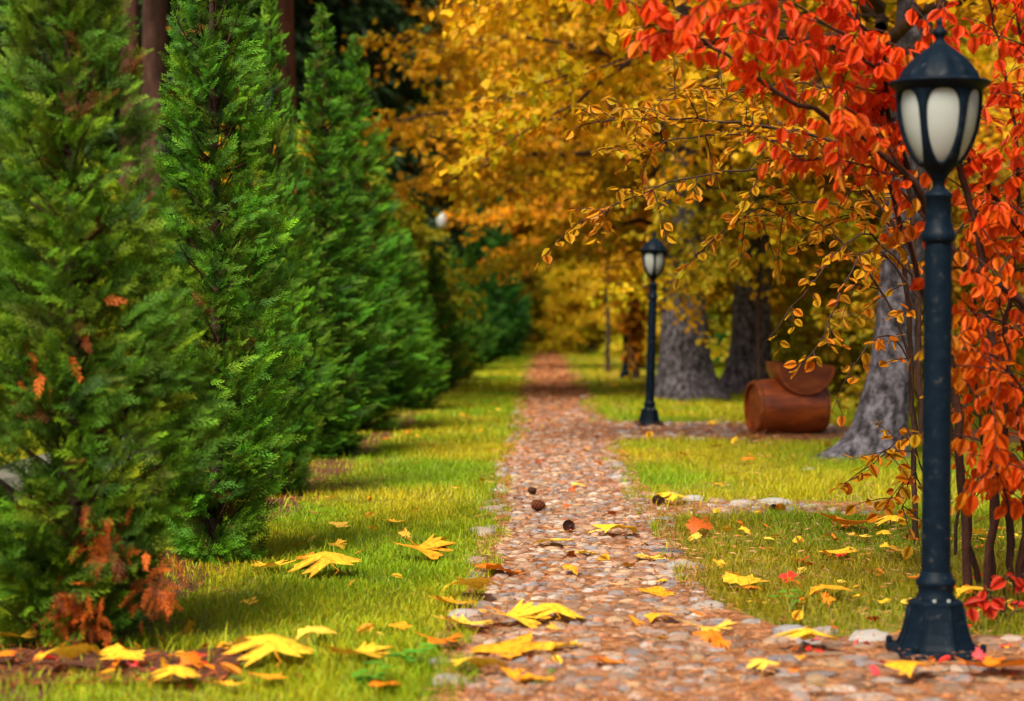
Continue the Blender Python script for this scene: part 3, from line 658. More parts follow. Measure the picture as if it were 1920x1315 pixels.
def leafy(name, label, cat, base, guides, col_fn, leaf=(.05, .085), twig=(.18, .5), every=.06, seed=0, hang=.8, bark=(1, 1, 1), leaf_from=.3, step=.032, bark_mat='bark_brown'):
    r = np.random.default_rng(seed); t_ = tag(empty(name, base), label, cat); br = MB(); lp = []; ld = []
    b3 = np.array(base)
    for (pts, r0, r1, lf, *tw) in guides:
        tw = tw[0] if tw else 1.0
        n_ = max(10, int(np.linalg.norm(np.diff(np.array(pts), axis=0), axis=1).sum() / .07)); c = smooth_path(pts, n_); c[1:-1] += r.normal(0, .006, (n_ - 2, 3))
        br.add(*tube(c - b3, np.linspace(r0, r1, n_), 6)); L = np.linalg.norm(np.diff(c, axis=0), axis=1).sum(); k = int(L * (1 - lf) / every)
        for q in range(k):
            s = lf + (1 - lf) * (q + r.random()) / k; x_ = s * (n_ - 1); i_ = min(int(x_), n_ - 2); p0 = c[i_] + (c[i_ + 1] - c[i_]) * (x_ - i_); td = norm(c[i_ + 1] - c[i_])
            rv = norm(r.standard_normal(3) * np.array([1, 1, .5])); d = norm(td * .7 + rv * .9 + np.array([-.1, 0, .05])); tl = r.uniform(*twig) * tw; u = np.linspace(0, 1, 5)
            tp = p0 + d[None] * (tl * u)[:, None]; tp[:, 2] -= .22 * tl * u ** 2; br.add(*tube(tp - b3, [.004, .0034, .0028, .002, .001], 3, False))
            nn = max(2, int(tl / step)); 
            for e in range(nn):
                f = (e + .6) / nn; pp_ = p0 + d * tl * f; pp_[2] -= .22 * tl * f * f; sd_ = np.cross(d, [0, 0, 1.0]) * (1 if e % 2 else -1)
                lp.append(pp_); ld.append(d * .35 + sd_ * .75 + r.normal(0, .3, 3) + np.array([0, 0, -hang * r.uniform(.3, 1.5)]))
    lp = np.array(lp); ld = norm(np.array(ld)); N = len(lp); sc = r.uniform(leaf[0], leaf[1], N); lp = lp + ld * .012
    up = np.stack([r.normal(0, .5, N), r.normal(-.35, .5, N), np.abs(r.normal(.8, .4, N))], -1); Mx = frames(ld, up); col = col_fn(lp, r)
    br.build('branches', M[bark_mat], t_, True).color = (*bark, 1)
    px = CX + lp[:, 0] / lp[:, 1] * F; py = HY - (lp[:, 2] - EYE) / lp[:, 1] * F
    vis_ = (px > 0) & (px < 1915) & (py > 3) & (py < 1310) & (np.abs(px - 1757) > 55)
    order = np.argsort(np.where(vis_, lp[:, 1] - sc * 12, 1e6)); s300 = order[:min(300, int(vis_.sum()))]; rest = np.setdiff1d(np.arange(N), s300)
    from mathutils import Matrix
    for q in s300:
        o = obj('leaf', OV_ME, None, t_, col[q]); mm = Matrix([list(Mx[q][0] * sc[q]) + [lp[q][0] - b3[0]], list(Mx[q][1] * sc[q]) + [lp[q][1] - b3[1]], list(Mx[q][2] * sc[q]) + [lp[q][2] - b3[2]], [0, 0, 0, 1]])
        o.matrix_local = mm
    if len(rest):
        V, Fs, C = inst(OV[0], OV[1], lp[rest] - b3, Mx[rest], sc[rest], col[rest], OVC); tag(obj('foliage', fast_mesh('foliage', V, Fs, C, True), M['leaf_near'], t_), kind='stuff')
    return t_
def lerp3(f, pal):
    pal = np.array(pal); f = np.clip(f, 0, .999) * (len(pal) - 1); i_ = f.astype(int); k = (f - i_)[:, None]; return pal[i_] * (1 - k) + pal[i_ + 1] * k
def red_cols(p, r):
    px = CX + p[:, 0] / p[:, 1] * F
    f = (p[:, 2] - .85) / 1.2 + r.normal(0, .24, len(p)) + .25 * np.clip((p[:, 0] - 1.5) * 1.2, 0, 1) * (p[:, 2] > .6)
    f = np.maximum(f, np.clip((px - 1760) / 60, 0, 1) * (.50 + .35 * r.random(len(p))))
    return lerp3(f, [(.55, .30, .008), (.64, .27, .008), (.80, .19, .005), (.88, .12, .005), (.90, .075, .007)]) * r.uniform(.75, 1.15, (len(p), 1))
def gold_cols(p, r):
    px = CX + p[:, 0] / p[:, 1] * F
    f = r.random(len(p)) * .75 + np.clip((p[:, 0] - .9) * .25, 0, .35) + .55 * np.clip((px - 1740) / 80, 0, 1)
    return lerp3(f, [(.44, .29, .008), (.58, .32, .008), (.66, .30, .008), (.68, .23, .008), (.70, .14, .008)]) * r.uniform(.75, 1.15, (len(p), 1))
def D(lst, d0, d1): return [P(x, y_, d0 + (d1 - d0) * i_ / (len(lst) - 1)) for i_, (x, y_) in enumerate(lst)]
red_g = [
    (D([(1905, 1120), (1935, 820), (1930, 592), (1790, 480), (1700, 330), (1570, 232), (1480, 190), (1340, 95), (1270, 55), (1190, 15)], 8.0, 6.9), .020, .003, .38),
    (D([(1815, 1125), (1790, 760), (1740, 430), (1690, 300), (1640, 130), (1590, 0), (1560, -120)], 8.0, 7.4), .020, .004, .45),
    (D([(1850, 1130), (1865, 760), (1835, 470), (1785, 280), (1761, 110), (1757, -80)], 7.9, 7.6), .018, .011, .35),
    (D([(1960, 1120), (1985, 700), (1945, 250), (1880, -60)], 8.2, 7.7), .020, .005, .25),
    (D([(1895, 1120), (1880, 700), (1905, 330), (1840, -40)], 8.4, 8.0), .016, .004, .25),
    (D([(1835, 1120), (1745, 620), (1655, 300), (1650, 100), (1500, -40)], 8.2, 7.2), .014, .003, .5),
    (D([(1945, 1000), (1985, 520), (1900, 430), (1830, 320), (1720, 200), (1560, 90), (1420, 20)], 8.2, 7.3), .014, .003, .4),
    (D([(1930, 600), (1860, 520), (1800, 500), (1740, 420), (1650, 330), (1560, 300), (1480, 300)], 7.9, 7.5), .010, .002, .25),
    (D([(1920, 1100), (1925, 900), (1880, 650), (1870, 500)], 7.7, 7.4), .010, .003, .25),
    (D([(1900, 1100), (1890, 950), (1850, 820), (1880, 700)], 7.6, 7.3), .007, .002, .3),
    (D([(1960, 900), (1930, 760), (1890, 700), (1860, 760)], 7.5, 7.1), .007, .002, .2),
    (D([(1940, 1110), (1950, 950), (1900, 860), (1850, 880)], 7.6, 7.2), .007, .002, .25),
    (D([(1870, 1120), (1850, 900), (1820, 620), (1850, 420)], 8.3, 8.1), .010, .003, .3),
    (D([(1990, 700), (1930, 640), (1860, 600), (1800, 640)], 7.9, 7.5), .007, .002, .2),
    (D([(1990, 500), (1930, 420), (1870, 380), (1810, 420)], 8.0, 7.7), .007, .002, .2),
    (D([(1640, 130), (1560, 60), (1440, -10), (1330, -30)], 7.4, 6.6), .007, .002, .1),
    (D([(1700, 330), (1640, 250), (1560, 180), (1480, 60)], 7.4, 7.0), .007, .002, .1),
]
leafy('red_leaved_tree', 'slender many-stemmed tree with glowing red and orange leaves behind the near lamp', 'tree', P(1880, 1125, 8.0) * np.array([1, 1, 0]), red_g, red_cols, (.038, .078), (.12, .36), .068, 51, 1.3, (.8, .5, .5))
gold_g = [
    (D([(1745, 1040), (1725, 760), (1712, 480), (1690, 320), (1600, 300), (1480, 312), (1250, 345), (1090, 415)], 9.6, 9.2), .018, .002, .42),
    (D([(1720, 1040), (1705, 680), (1670, 360), (1560, 270), (1400, 235), (1200, 222), (1110, 232)], 9.8, 9.6), .016, .002, .42),
    (D([(1712, 480), (1600, 330), (1450, 262), (1300, 258), (1140, 285)], 9.6, 10.0), .009, .002, .15),
    (D([(1720, 560), (1640, 470), (1575, 545), (1535, 640), (1495, 692)], 9.4, 9.0), .007, .0015, .2, .38),
    (D([(1712, 520), (1620, 440), (1540, 510), (1435, 640)], 9.5, 9.1), .007, .0015, .2, .38),
    (D([(1725, 760), (1680, 640), (1620, 650), (1560, 770)], 9.4, 9.1), .006, .0015, .2, .38),
    (D([(1735, 900), (1700, 820), (1660, 850), (1620, 890)], 9.2, 8.9), .005, .0015, .1),
    (D([(1740, 950), (1715, 880), (1700, 930), (1690, 960)], 9.2, 8.9), .005, .0015, .1),
    (D([(1790, 1040), (1800, 820), (1830, 700), (1860, 620)], 9.2, 9.0), .009, .002, .2),
    (D([(1810, 1040), (1830, 900), (1860, 800), (1900, 760)], 9.0, 8.7), .007, .002, .15),
    (D([(1690, 320), (1640, 200), (1520, 160), (1380, 170), (1230, 190)], 9.8, 9.9), .008, .002, .2),
    (D([(1705, 680), (1660, 560), (1560, 440), (1480, 400), (1380, 420)], 10, 10.3), .008, .002, .25),
    (D([(1690, 420), (1560, 380), (1430, 390), (1330, 450)], 10, 10.2), .006, .0015, .2),
    (D([(1720, 620), (1690, 520), (1650, 480), (1610, 520)], 9.6, 9.5), .006, .002, .1),
    (D([(1700, 480), (1660, 420), (1600, 400), (1540, 430)], 9.8, 9.9), .006, .002, .1),
    (D([(1715, 560), (1680, 440), (1640, 380), (1570, 350)], 9.9, 10), .006, .002, .1),
    (D([(1720, 400), (1780, 250), (1840, 200), (1900, 120)], 9.7, 9.6), .008, .002, .2),
    (D([(1730, 560), (1800, 420), (1880, 350), (1940, 300)], 9.7, 9.5), .008, .002, .2),
]
leafy('golden_leaved_tree', 'arching small tree with golden oval leaves reaching left over the lawn', 'tree', P(1735, 1040, 9.5) * np.array([1, 1, 0]), gold_g, gold_cols, (.046, .072), (.10, .34), .075, 52, .35, (.7, .55, .5))
sap = [(D([(1885, 1170), (1882, 1120), (1878, 1075)], 7.2, 7.15), .004, .0015, .2), (D([(1890, 1170), (1905, 1120), (1900, 1090)], 7.25, 7.2), .004, .0015, .2), (D([(1880, 1165), (1860, 1120), (1850, 1100)], 7.2, 7.1), .003, .001, .2)]
leafy('red_seedling', 'little scarlet seedling low at the right edge behind the lamp foot', 'seedling', P(1885, 1172, 7.2) * np.array([1, 1, 0]), sap, lambda p, r: np.array([.72, .05, .02])[None] * r.uniform(.6, 1.2, (len(p), 1)), (.04, .075), (.05, .12), .05, 53, .8)
# orange-clad young tree and bare sapling by the third lamp
def or_cols(p, r): return lerp3(r.random(len(p)), [(.66, .40, .012), (.76, .36, .010), (.74, .26, .010)]) * r.uniform(.7, 1.1, (len(p), 1))
X3 = 38.5
leafy('orange_leaved_sapling', 'young tree clothed to the ground in orange leaves beside the third lamp', 'tree', P(1190, 714, X3) * np.array([1, 1, 0]), [
    (D([(1192, 714), (1190, 600), (1186, 480), (1182, 380)], X3, X3), .09, .03, .05), (D([(1190, 640), (1170, 560), (1160, 470)], X3, 37.8), .03, .01, .05), (D([(1190, 640), (1208, 570), (1210, 480)], X3, 38), .03, .01, .05),
    (D([(1186, 500), (1150, 430), (1110, 400)], X3, 38), .03, .01, .05), (D([(1186, 500), (1200, 420), (1240, 380)], X3, 38), .03, .01, .05)], or_cols, (.12, .20), (.18, .4), .06, 54, .8, step=.06)
leafy('thin_sapling', 'slim dark sapling with orange top standing beside the path, left of the lamps', 'tree', P(1139, 702, 43) * np.array([1, 1, 0]), [
    (D([(1139, 702), (1140, 600), (1137, 500), (1135, 380)], 43, 43), .06, .03, .6), (D([(1137, 500), (1110, 450), (1080, 430)], 43, 42.5), .02, .008, .1), (D([(1137, 480), (1160, 440), (1180, 420)], 43, 43), .02, .008, .1), (D([(1137, 460), (1100, 400), (1060, 380)], 43, 43), .02, .008, .1)], or_cols, (.12, .18), (.2, .5), .12, 55, .7, (.6, .5, .5), step=.06)

def yg_cols(p, r): return lerp3(r.random(len(p)), [(.36, .36, .008), (.52, .42, .008), (.62, .38, .008)]) * r.uniform(.75, 1.15, (len(p), 1))
leafy('slender_maple', 'slender dark-stemmed tree hanging yellow green leaves before the two grey trunks', 'tree', P(1424, 760, 26.8) * np.array([1, 1, 0]), [
    (D([(1424, 760), (1420, 620), (1424, 480), (1410, 330), (1400, 200)], 26.8, 26.8), .035, .015, .6),
    (D([(1424, 480), (1380, 400), (1310, 420), (1260, 500)], 26.8, 26), .02, .006, .2), (D([(1420, 440), (1360, 360), (1290, 370), (1230, 450)], 26.8, 26), .02, .006, .2),
    (D([(1424, 500), (1390, 430), (1350, 450), (1320, 520)], 26.8, 26), .015, .005, .2), (D([(1424, 460), (1440, 400), (1470, 420), (1480, 480)], 26.8, 26.2), .015, .005, .2),
    (D([(1415, 400), (1350, 310), (1270, 320), (1200, 380)], 26.8, 26), .02, .006, .2), (D([(1415, 400), (1400, 400), (1390, 450), (1380, 500)], 26.8, 26), .012, .004, .1)],
    yg_cols, (.09, .15), (.25, .6), .075, 56, .8, (.5, .45, .4), step=.055)

# ---------------------------------------------------------------- lamp posts
def octo(prof, a): return np.ones((len(prof), len(a)))
def lamp(loc, rz, lean, label, pane_rot):
    t_ = tag(empty('lamp_post', loc), label, 'lamp', 'lantern lamp posts along the path'); t_.rotation_euler = (0, lean, rz)
    m_ = M['metal']; b = MB()
    sq = lambda prof, a: np.repeat(((np.abs(np.cos(a)) ** 6 + np.abs(np.sin(a)) ** 6) ** (-1 / 6))[None], len(prof), 0)
    b.add(*lathe([(.150, 0), (.152, .014), (.146, .022), (.10, .024)], 32, .2, sq)); pl = b.build('base_plate', m_, t_, True)
    for q in range(4):
        a = pi / 4 + q * pi / 2 + .2; bb = MB(); v, f = lathe([(.011, .02), (.011, .040), (.006, .046), (.0, .046)], 6); bb.add(v + np.array([cos(a) * .165, sin(a) * .165, 0]), f); bb.build('bolt', m_, pl)
    b = MB(); v, f = lathe([(.132, .024), (.122, .042), (.110, .075), (.100, .115), (.094, .160), (.094, .172), (.086, .178), (.060, .180)], 8, .3); b.add(v, f)
    o = b.build('flared_base', m_, t_)
    for q in range(8):
        a = .3 + q * pi / 4; rb = MB(); pts = [(cos(a) * rr, sin(a) * rr, z) for rr, z in [(.134, .026), (.124, .042), (.112, .075), (.102, .115), (.096, .158)]]; rb.add(*tube(pts, .004, 5)); rb.build('edge_rib', m_, o, True)
    for q in range(2):
        a = -pi / 2 + (.35 if q else -.35) + .1; bb = MB(); v, f = lathe([(.006, 0), (.006, .008), (0, .008)], 8); bb.add(np.stack([v[:, 0] + cos(a) * .07, v[:, 1] + sin(a) * .07, v[:, 2] + .179], -1), f); bb.build('screw', M['glass'], o)
    b = MB(); b.add(*lathe([(.064, .178), (.064, .190), (.057, .200), (.060, .222), (.066, .232), (.066, .244), (.056, .254), (.051, .268), (.047, .275)], 32)); b.build('collar', m_, t_, True)
    b = MB(); b.add(*lathe([(.048, .270), (.0475, .5), (.046, 1.0), (.0445, 1.372)], 32)); b.build('pole', m_, t_, True)
    b = MB(); b.add(*lathe([(.044, 1.362), (.052, 1.366), (.057, 1.374), (.057, 1.390), (.053, 1.398), (.050, 1.404), (.044, 1.430), (.0425, 1.436), (.0425, 1.512), (.046, 1.515), (.046, 1.524), (.038, 1.530), (.024, 1.545), (.019, 1.552)], 32)); b.build('upper_collar', m_, t_, True)
    # lantern: glass bell in a six-rib cage
    zz = np.array([1.552, 1.572, 1.60, 1.643, 1.69, 1.73, 1.78, 1.82, 1.862]); rr = np.array([.019, .024, .044, .084, .107, .121, .131, .135, .136])
    RZ = lambda z: np.interp(z, zz, rr)
    b = MB(); b.add(*lathe([(.019, 1.548), (.019, 1.56), (.024, 1.572), (.044, 1.60), (.058, 1.618)], 30)); cup = b.build('lantern_cup', m_, t_, True)
    cage = None
    z0, z1 = 1.614, 1.868; N = 40
    for q in range(6):
        ac = pane_rot + q * pi / 3; th = np.arange(N) / N * 2 * pi + .001
        ex = lambda p_: (np.sign(np.cos(th)) * np.abs(np.cos(th)) ** p_, np.sign(np.sin(th)) * np.abs(np.sin(th)) ** p_)
        cu, su = ex(.60); zin = 1.744 + su * .118; narrow = np.interp(zin, [1.62, 1.66, 1.72, 1.86], [.72, .88, .99, 1.0]); uin = cu * .435 * narrow
        s_ = np.maximum(np.abs(np.cos(th)), np.abs(np.sin(th))); uo = np.cos(th) / s_ * (pi / 6); zo = (z0 + z1) / 2 + np.sin(th) / s_ * (z1 - z0) / 2
        def ring(u, z, dr): rad = RZ(z) + dr; return np.stack([np.cos(ac + u) * rad, np.sin(ac + u) * rad, z], -1)
        mid = lambda t: (uin + (uo - uin) * t, zin + (zo - zin) * t)
        rings = [ring(uin, zin, -.012), ring(uin, zin, .001), ring(*mid(.3), .005), ring(*mid(.7), .006), ring(uo, zo, .006)]
        V = np.vstack(rings); Q = []
        for k_ in range(4):
            for j in range(N): Q.append((k_ * N + j, k_ * N + (j + 1) % N, (k_ + 1) * N + (j + 1) % N, (k_ + 1) * N + j))
        b = MB(); b.add(V, np.array(Q)); b.build('cage_panel', m_, t_, True)
        # pane
        us = np.linspace(-pi / 6, pi / 6, 9); zs = np.linspace(z0, z1, 14); U, Z = np.meshgrid(us, zs); rad = RZ(Z) - .008
        V = np.stack([np.cos(ac + U) * rad, np.sin(ac + U) * rad, Z], -1).reshape(-1, 3); i_ = np.arange(13)[:, None] * 9; j = np.arange(8)[None]
        b = MB(); b.add(V, np.stack([i_ + j, i_ + j + 1, i_ + 10 + j, i_ + 9 + j], -1).reshape(-1, 4)); b.build('glass_pane', M['glass'], t_, True)
    b = MB(); b.add(*lathe([(.100, 1.866), (.142, 1.862), (.145, 1.872), (.158, 1.880), (.167, 1.886), (.168, 1.893), (.160, 1.897), (.140, 1.900), (.130, 1.902)], 48)); b.build('brim', m_, t_, True)
    flute = lambda prof, a: 1 + .035 * np.cos(a * 12)[None] * np.interp(prof[:, 1], [1.9, 1.915, 2.0, 2.02], [0, 1, .8, 0])[:, None]
    b = MB(); b.add(*lathe([(.135, 1.899), (.131, 1.910), (.122, 1.926), (.110, 1.944), (.095, 1.962), (.076, 1.980), (.054, 1.998), (.034, 2.012), (.022, 2.022), (.015, 2.032)], 72, 0, flute)); b.build('roof', m_, t_, True)
    b = MB(); b.add(*lathe([(.015, 2.028), (.013, 2.040), (.022, 2.050), (.026, 2.058), (.022, 2.066), (.010, 2.074), (.008, 2.085), (.010, 2.092), (.006, 2.104), (0, 2.112)], 20)); b.build('finial', m_, t_, True)
    return t_
bl = G(1753, 1228)
lamp1 = lamp((bl[0], bl[1], .006), 0, R_(.25), 'large near lamp post with frosted lantern at the right of the picture', R_(-95))
g2 = G(1217, 799); lamp((g2[0], g2[1], .004), 0, R_(1.6), 'second lamp post standing on the lawn corner before the flared grey trunk', R_(-60))
g3 = G(1172, 713); lamp((g3[0], g3[1], 0), 0, 0, 'small third lamp post in the distance, half hidden by orange leaves', R_(-75))
gp = P(828, 417, 45)
t_ = tag(empty('globe_lamp', (gp[0], gp[1], 0)), 'white globe lamp on a slim post above the far hedge', 'lamp')
b = MB(); b.add(*lathe([(.07, 0), (.06, .1), (.03, .14), (.028, gp[2] - .2), (.06, gp[2] - .17), (.06, gp[2] - .12)], 16)); b.build('post', M['metal'], t_, True)
b = MB(); aa = np.linspace(-pi / 2, pi / 2, 14); b.add(*lathe(np.stack([np.cos(aa) * .125, gp[2] + .03 + np.sin(aa) * .19], -1), 24)); b.build('globe', M['glass'], t_, True)

# ---------------------------------------------------------------- barrel planter
bp = G(1481, 816)
t_ = tag(empty('barrel_planter', (bp[0], bp[1] + .25, 0), R_(13)), 'rust red wooden barrel on its side with a half barrel trough on top', 'planter')
Rb, Lb = .285, .74; NS = 26
def staves(n, a0, a1, Rf, L, th, mp, parent, col=(1, 1, 1)):
    for q in range(n):
        b0 = a0 + (a1 - a0) * q / n + .003; b1 = a0 + (a1 - a0) * (q + 1) / n - .003; V = []; Q = []; xs_ = np.linspace(-L / 2, L / 2, 7)
        for x in xs_:
            rr = Rf(x)
            for (a, r_) in ((b0, rr), ((b0 + b1) / 2, rr), (b1, rr), (b1, rr - th), (b0, rr - th)): V.append(mp(x, cos(a) * r_, sin(a) * r_))
        for k_ in range(6):
            for j in range(5): Q.append((k_ * 5 + j, k_ * 5 + (j + 1) % 5, (k_ + 1) * 5 + (j + 1) % 5, (k_ + 1) * 5 + j))
        T = [(0, 1, 2), (30, 32, 31)]; Q += [(0, 2, 3, 4), (30, 34, 33, 32)]
        b = MB(); b.add(V, [np.array(Q), np.array(T)]); o = b.build('stave', M['wood'], parent); v_ = rnd.uniform(.95, 1.05); o.color = (col[0] * v_, col[1] * v_, col[2] * v_, 1)
body = empty('barrel_body'); body.parent = t_
RBF = lambda x: Rb * (1 - .10 * (2 * x / Lb) ** 2)
staves(NS, 0, 2 * pi, RBF, Lb, .025, lambda x, y_, z: (x, y_, z + .275), body)
for s in (-1, 1):
    b = MB(); v, f = lathe([(0, 0), (RBF(Lb / 2) - .03, 0), (RBF(Lb / 2) - .03, .02), (0, .02)], 28); b.add(np.stack([s * (Lb / 2 - .05) + v[:, 2] * s, v[:, 0], v[:, 1] + .275], -1), f); b.build('end_disc', M['wood'], body)
    for hx in (.335,):
        b = MB(); v, f = lathe([(RBF(hx) + .001, -.010), (RBF(hx) + .004, -.010), (RBF(hx) + .004, .010), (RBF(hx) + .001, .010)], 32); b.add(np.stack([s * hx + v[:, 2], v[:, 0], v[:, 1] + .275], -1), f); b.build('hoop', M['iron'], body, True)
tr_ = empty('trough'); tr_.parent = t_; tr_.location = (.13, -.02, .70); tr_.rotation_euler = (R_(2), R_(3), R_(-8))
RTF = lambda y_: .315 * (1 - .06 * (2 * y_ / .5) ** 2)
staves(10, pi, 2 * pi, RTF, .58, .024, lambda x, y_, z: (y_, x, z), tr_, (.95, .9, .9))
for s in (-1, 1):
    b = MB(); aa = np.linspace(pi, 2 * pi, 20); rr = RTF(.27) - .006; V = [(cos(a) * rr, s * .275, sin(a) * rr) for a in aa] + [(cos(a) * rr, s * .25, sin(a) * rr) for a in aa]; Q = [(i_, i_ + 1, 21 + i_, 20 + i_) for i_ in range(19)] + [(0, 20, 39, 19)]
    T = [(0, i_, i_ + 1) for i_ in range(1, 19)] + [(20, 21 + i_, 20 + i_) for i_ in range(1, 19)]
    b.add(V, [np.array(Q), np.array(T)]); o = b.build('end_board', M['wood'], tr_); o.color = (.62, .58, .55, 1)
b = MB(); xs_ = np.linspace(-.27, .27, 12); V = [(x, y_, -.05 + .015 * rnd.random()) for y_ in np.linspace(-.24, .24, 8) for x in xs_]; Q = [(j * 12 + i_, j * 12 + i_ + 1, j * 12 + 13 + i_, j * 12 + 12 + i_) for j in range(7) for i_ in range(11)]
b.add(V, np.array(Q)); b.build('planting_soil', M['soil'], tr_, True)
b = MB(); a_ = np.linspace(pi * 1.25, pi * 1.75, 10)                      # cradle blocks between the barrels
b.add(*box(-.20, .20, -.10, .10, -.35, -.318)); b.build('cradle_block', M['wood'], tr_)

# ---------------------------------------------------------------- fallen maple leaves, cones, litter
LOBE = [(0, .04), (-.08, .0), (-.20, -.06), (-.34, -.14), (-.33, -.02), (-.48, .05), (-.41, .13), (-.60, .34), (-.48, .37), (-.52, .50), (-.40, .47), (-.29, .47), (-.31, .66), (-.20, .66), (-.13, .80), (0, .98)]
OUT = np.array(LOBE + [(-x, y_) for x, y_ in LOBE[-2:0:-1]])
def maple_leaf_mesh(seed, curl, fold, twist):
    r = np.random.default_rng(seed); o = OUT * (1 + .09 * r.standard_normal((len(OUT), 1))) * np.array([r.uniform(.78, 1.08), r.uniform(.85, 1.1)]); c0 = np.array([0, .30]); n_ = len(o)
    rings = [c0 + (o - c0) * f for f in (1.0, .66, .33)]; P2 = np.vstack(rings + [c0[None]]); x, y_ = P2[:, 0], P2[:, 1] - .35
    ph = r.uniform(0, 6, 3); rad = np.hypot(x, y_)
    z = curl * rad ** 2 * (1 + .6 * np.sin(np.arctan2(y_, x) * 2 + ph[0])) + fold * np.abs(x) + twist * x * y_ + .05 * np.sin(5 * x + ph[1]) * np.cos(4 * y_ + ph[2])
    V = np.stack([x, y_, z * .9], -1); Q = []; T = []; z = z * .9
    for k_ in range(2):
        for j in range(n_): Q.append((k_ * n_ + j, k_ * n_ + (j + 1) % n_, (k_ + 1) * n_ + (j + 1) % n_, (k_ + 1) * n_ + j))
    for j in range(n_): T.append((2 * n_ + j, 2 * n_ + (j + 1) % n_, 3 * n_))
    rim = np.repeat([1.0, .45, .15, 0], [n_, n_, n_, 1])[:, None] * np.clip(r.normal(.45, .4, (len(V), 1)), 0, 1)
    b = MB(); b.add(V, [np.array(Q), np.array(T)], 1 - rim * np.array([[.12, .45, .3]])); zc = float(z[0])
    b.add(*tube([(0, -.33, zc), (.03, -.5, zc - .02), (.08 * r.normal(), -.72, zc - .03), (.12 * r.normal(), -.9, zc - .02)], [.012, .010, .009, .008], 4), (.8, .55, .4))
    vv = np.concatenate(b.V); zmin = vv[:, 2].min(); b.V = [v - np.array([0, 0, zmin]) for v in b.V]
    me = b.mesh('maple_leaf', True); me.materials.append(M['fallen']); return me
Yw, Yp, Or, Br, Tn, Rd = (.82, .52, .03), (.84, .58, .07), (.70, .22, .01), (.42, .10, .012), (.74, .36, .015), (.66, .03, .02)
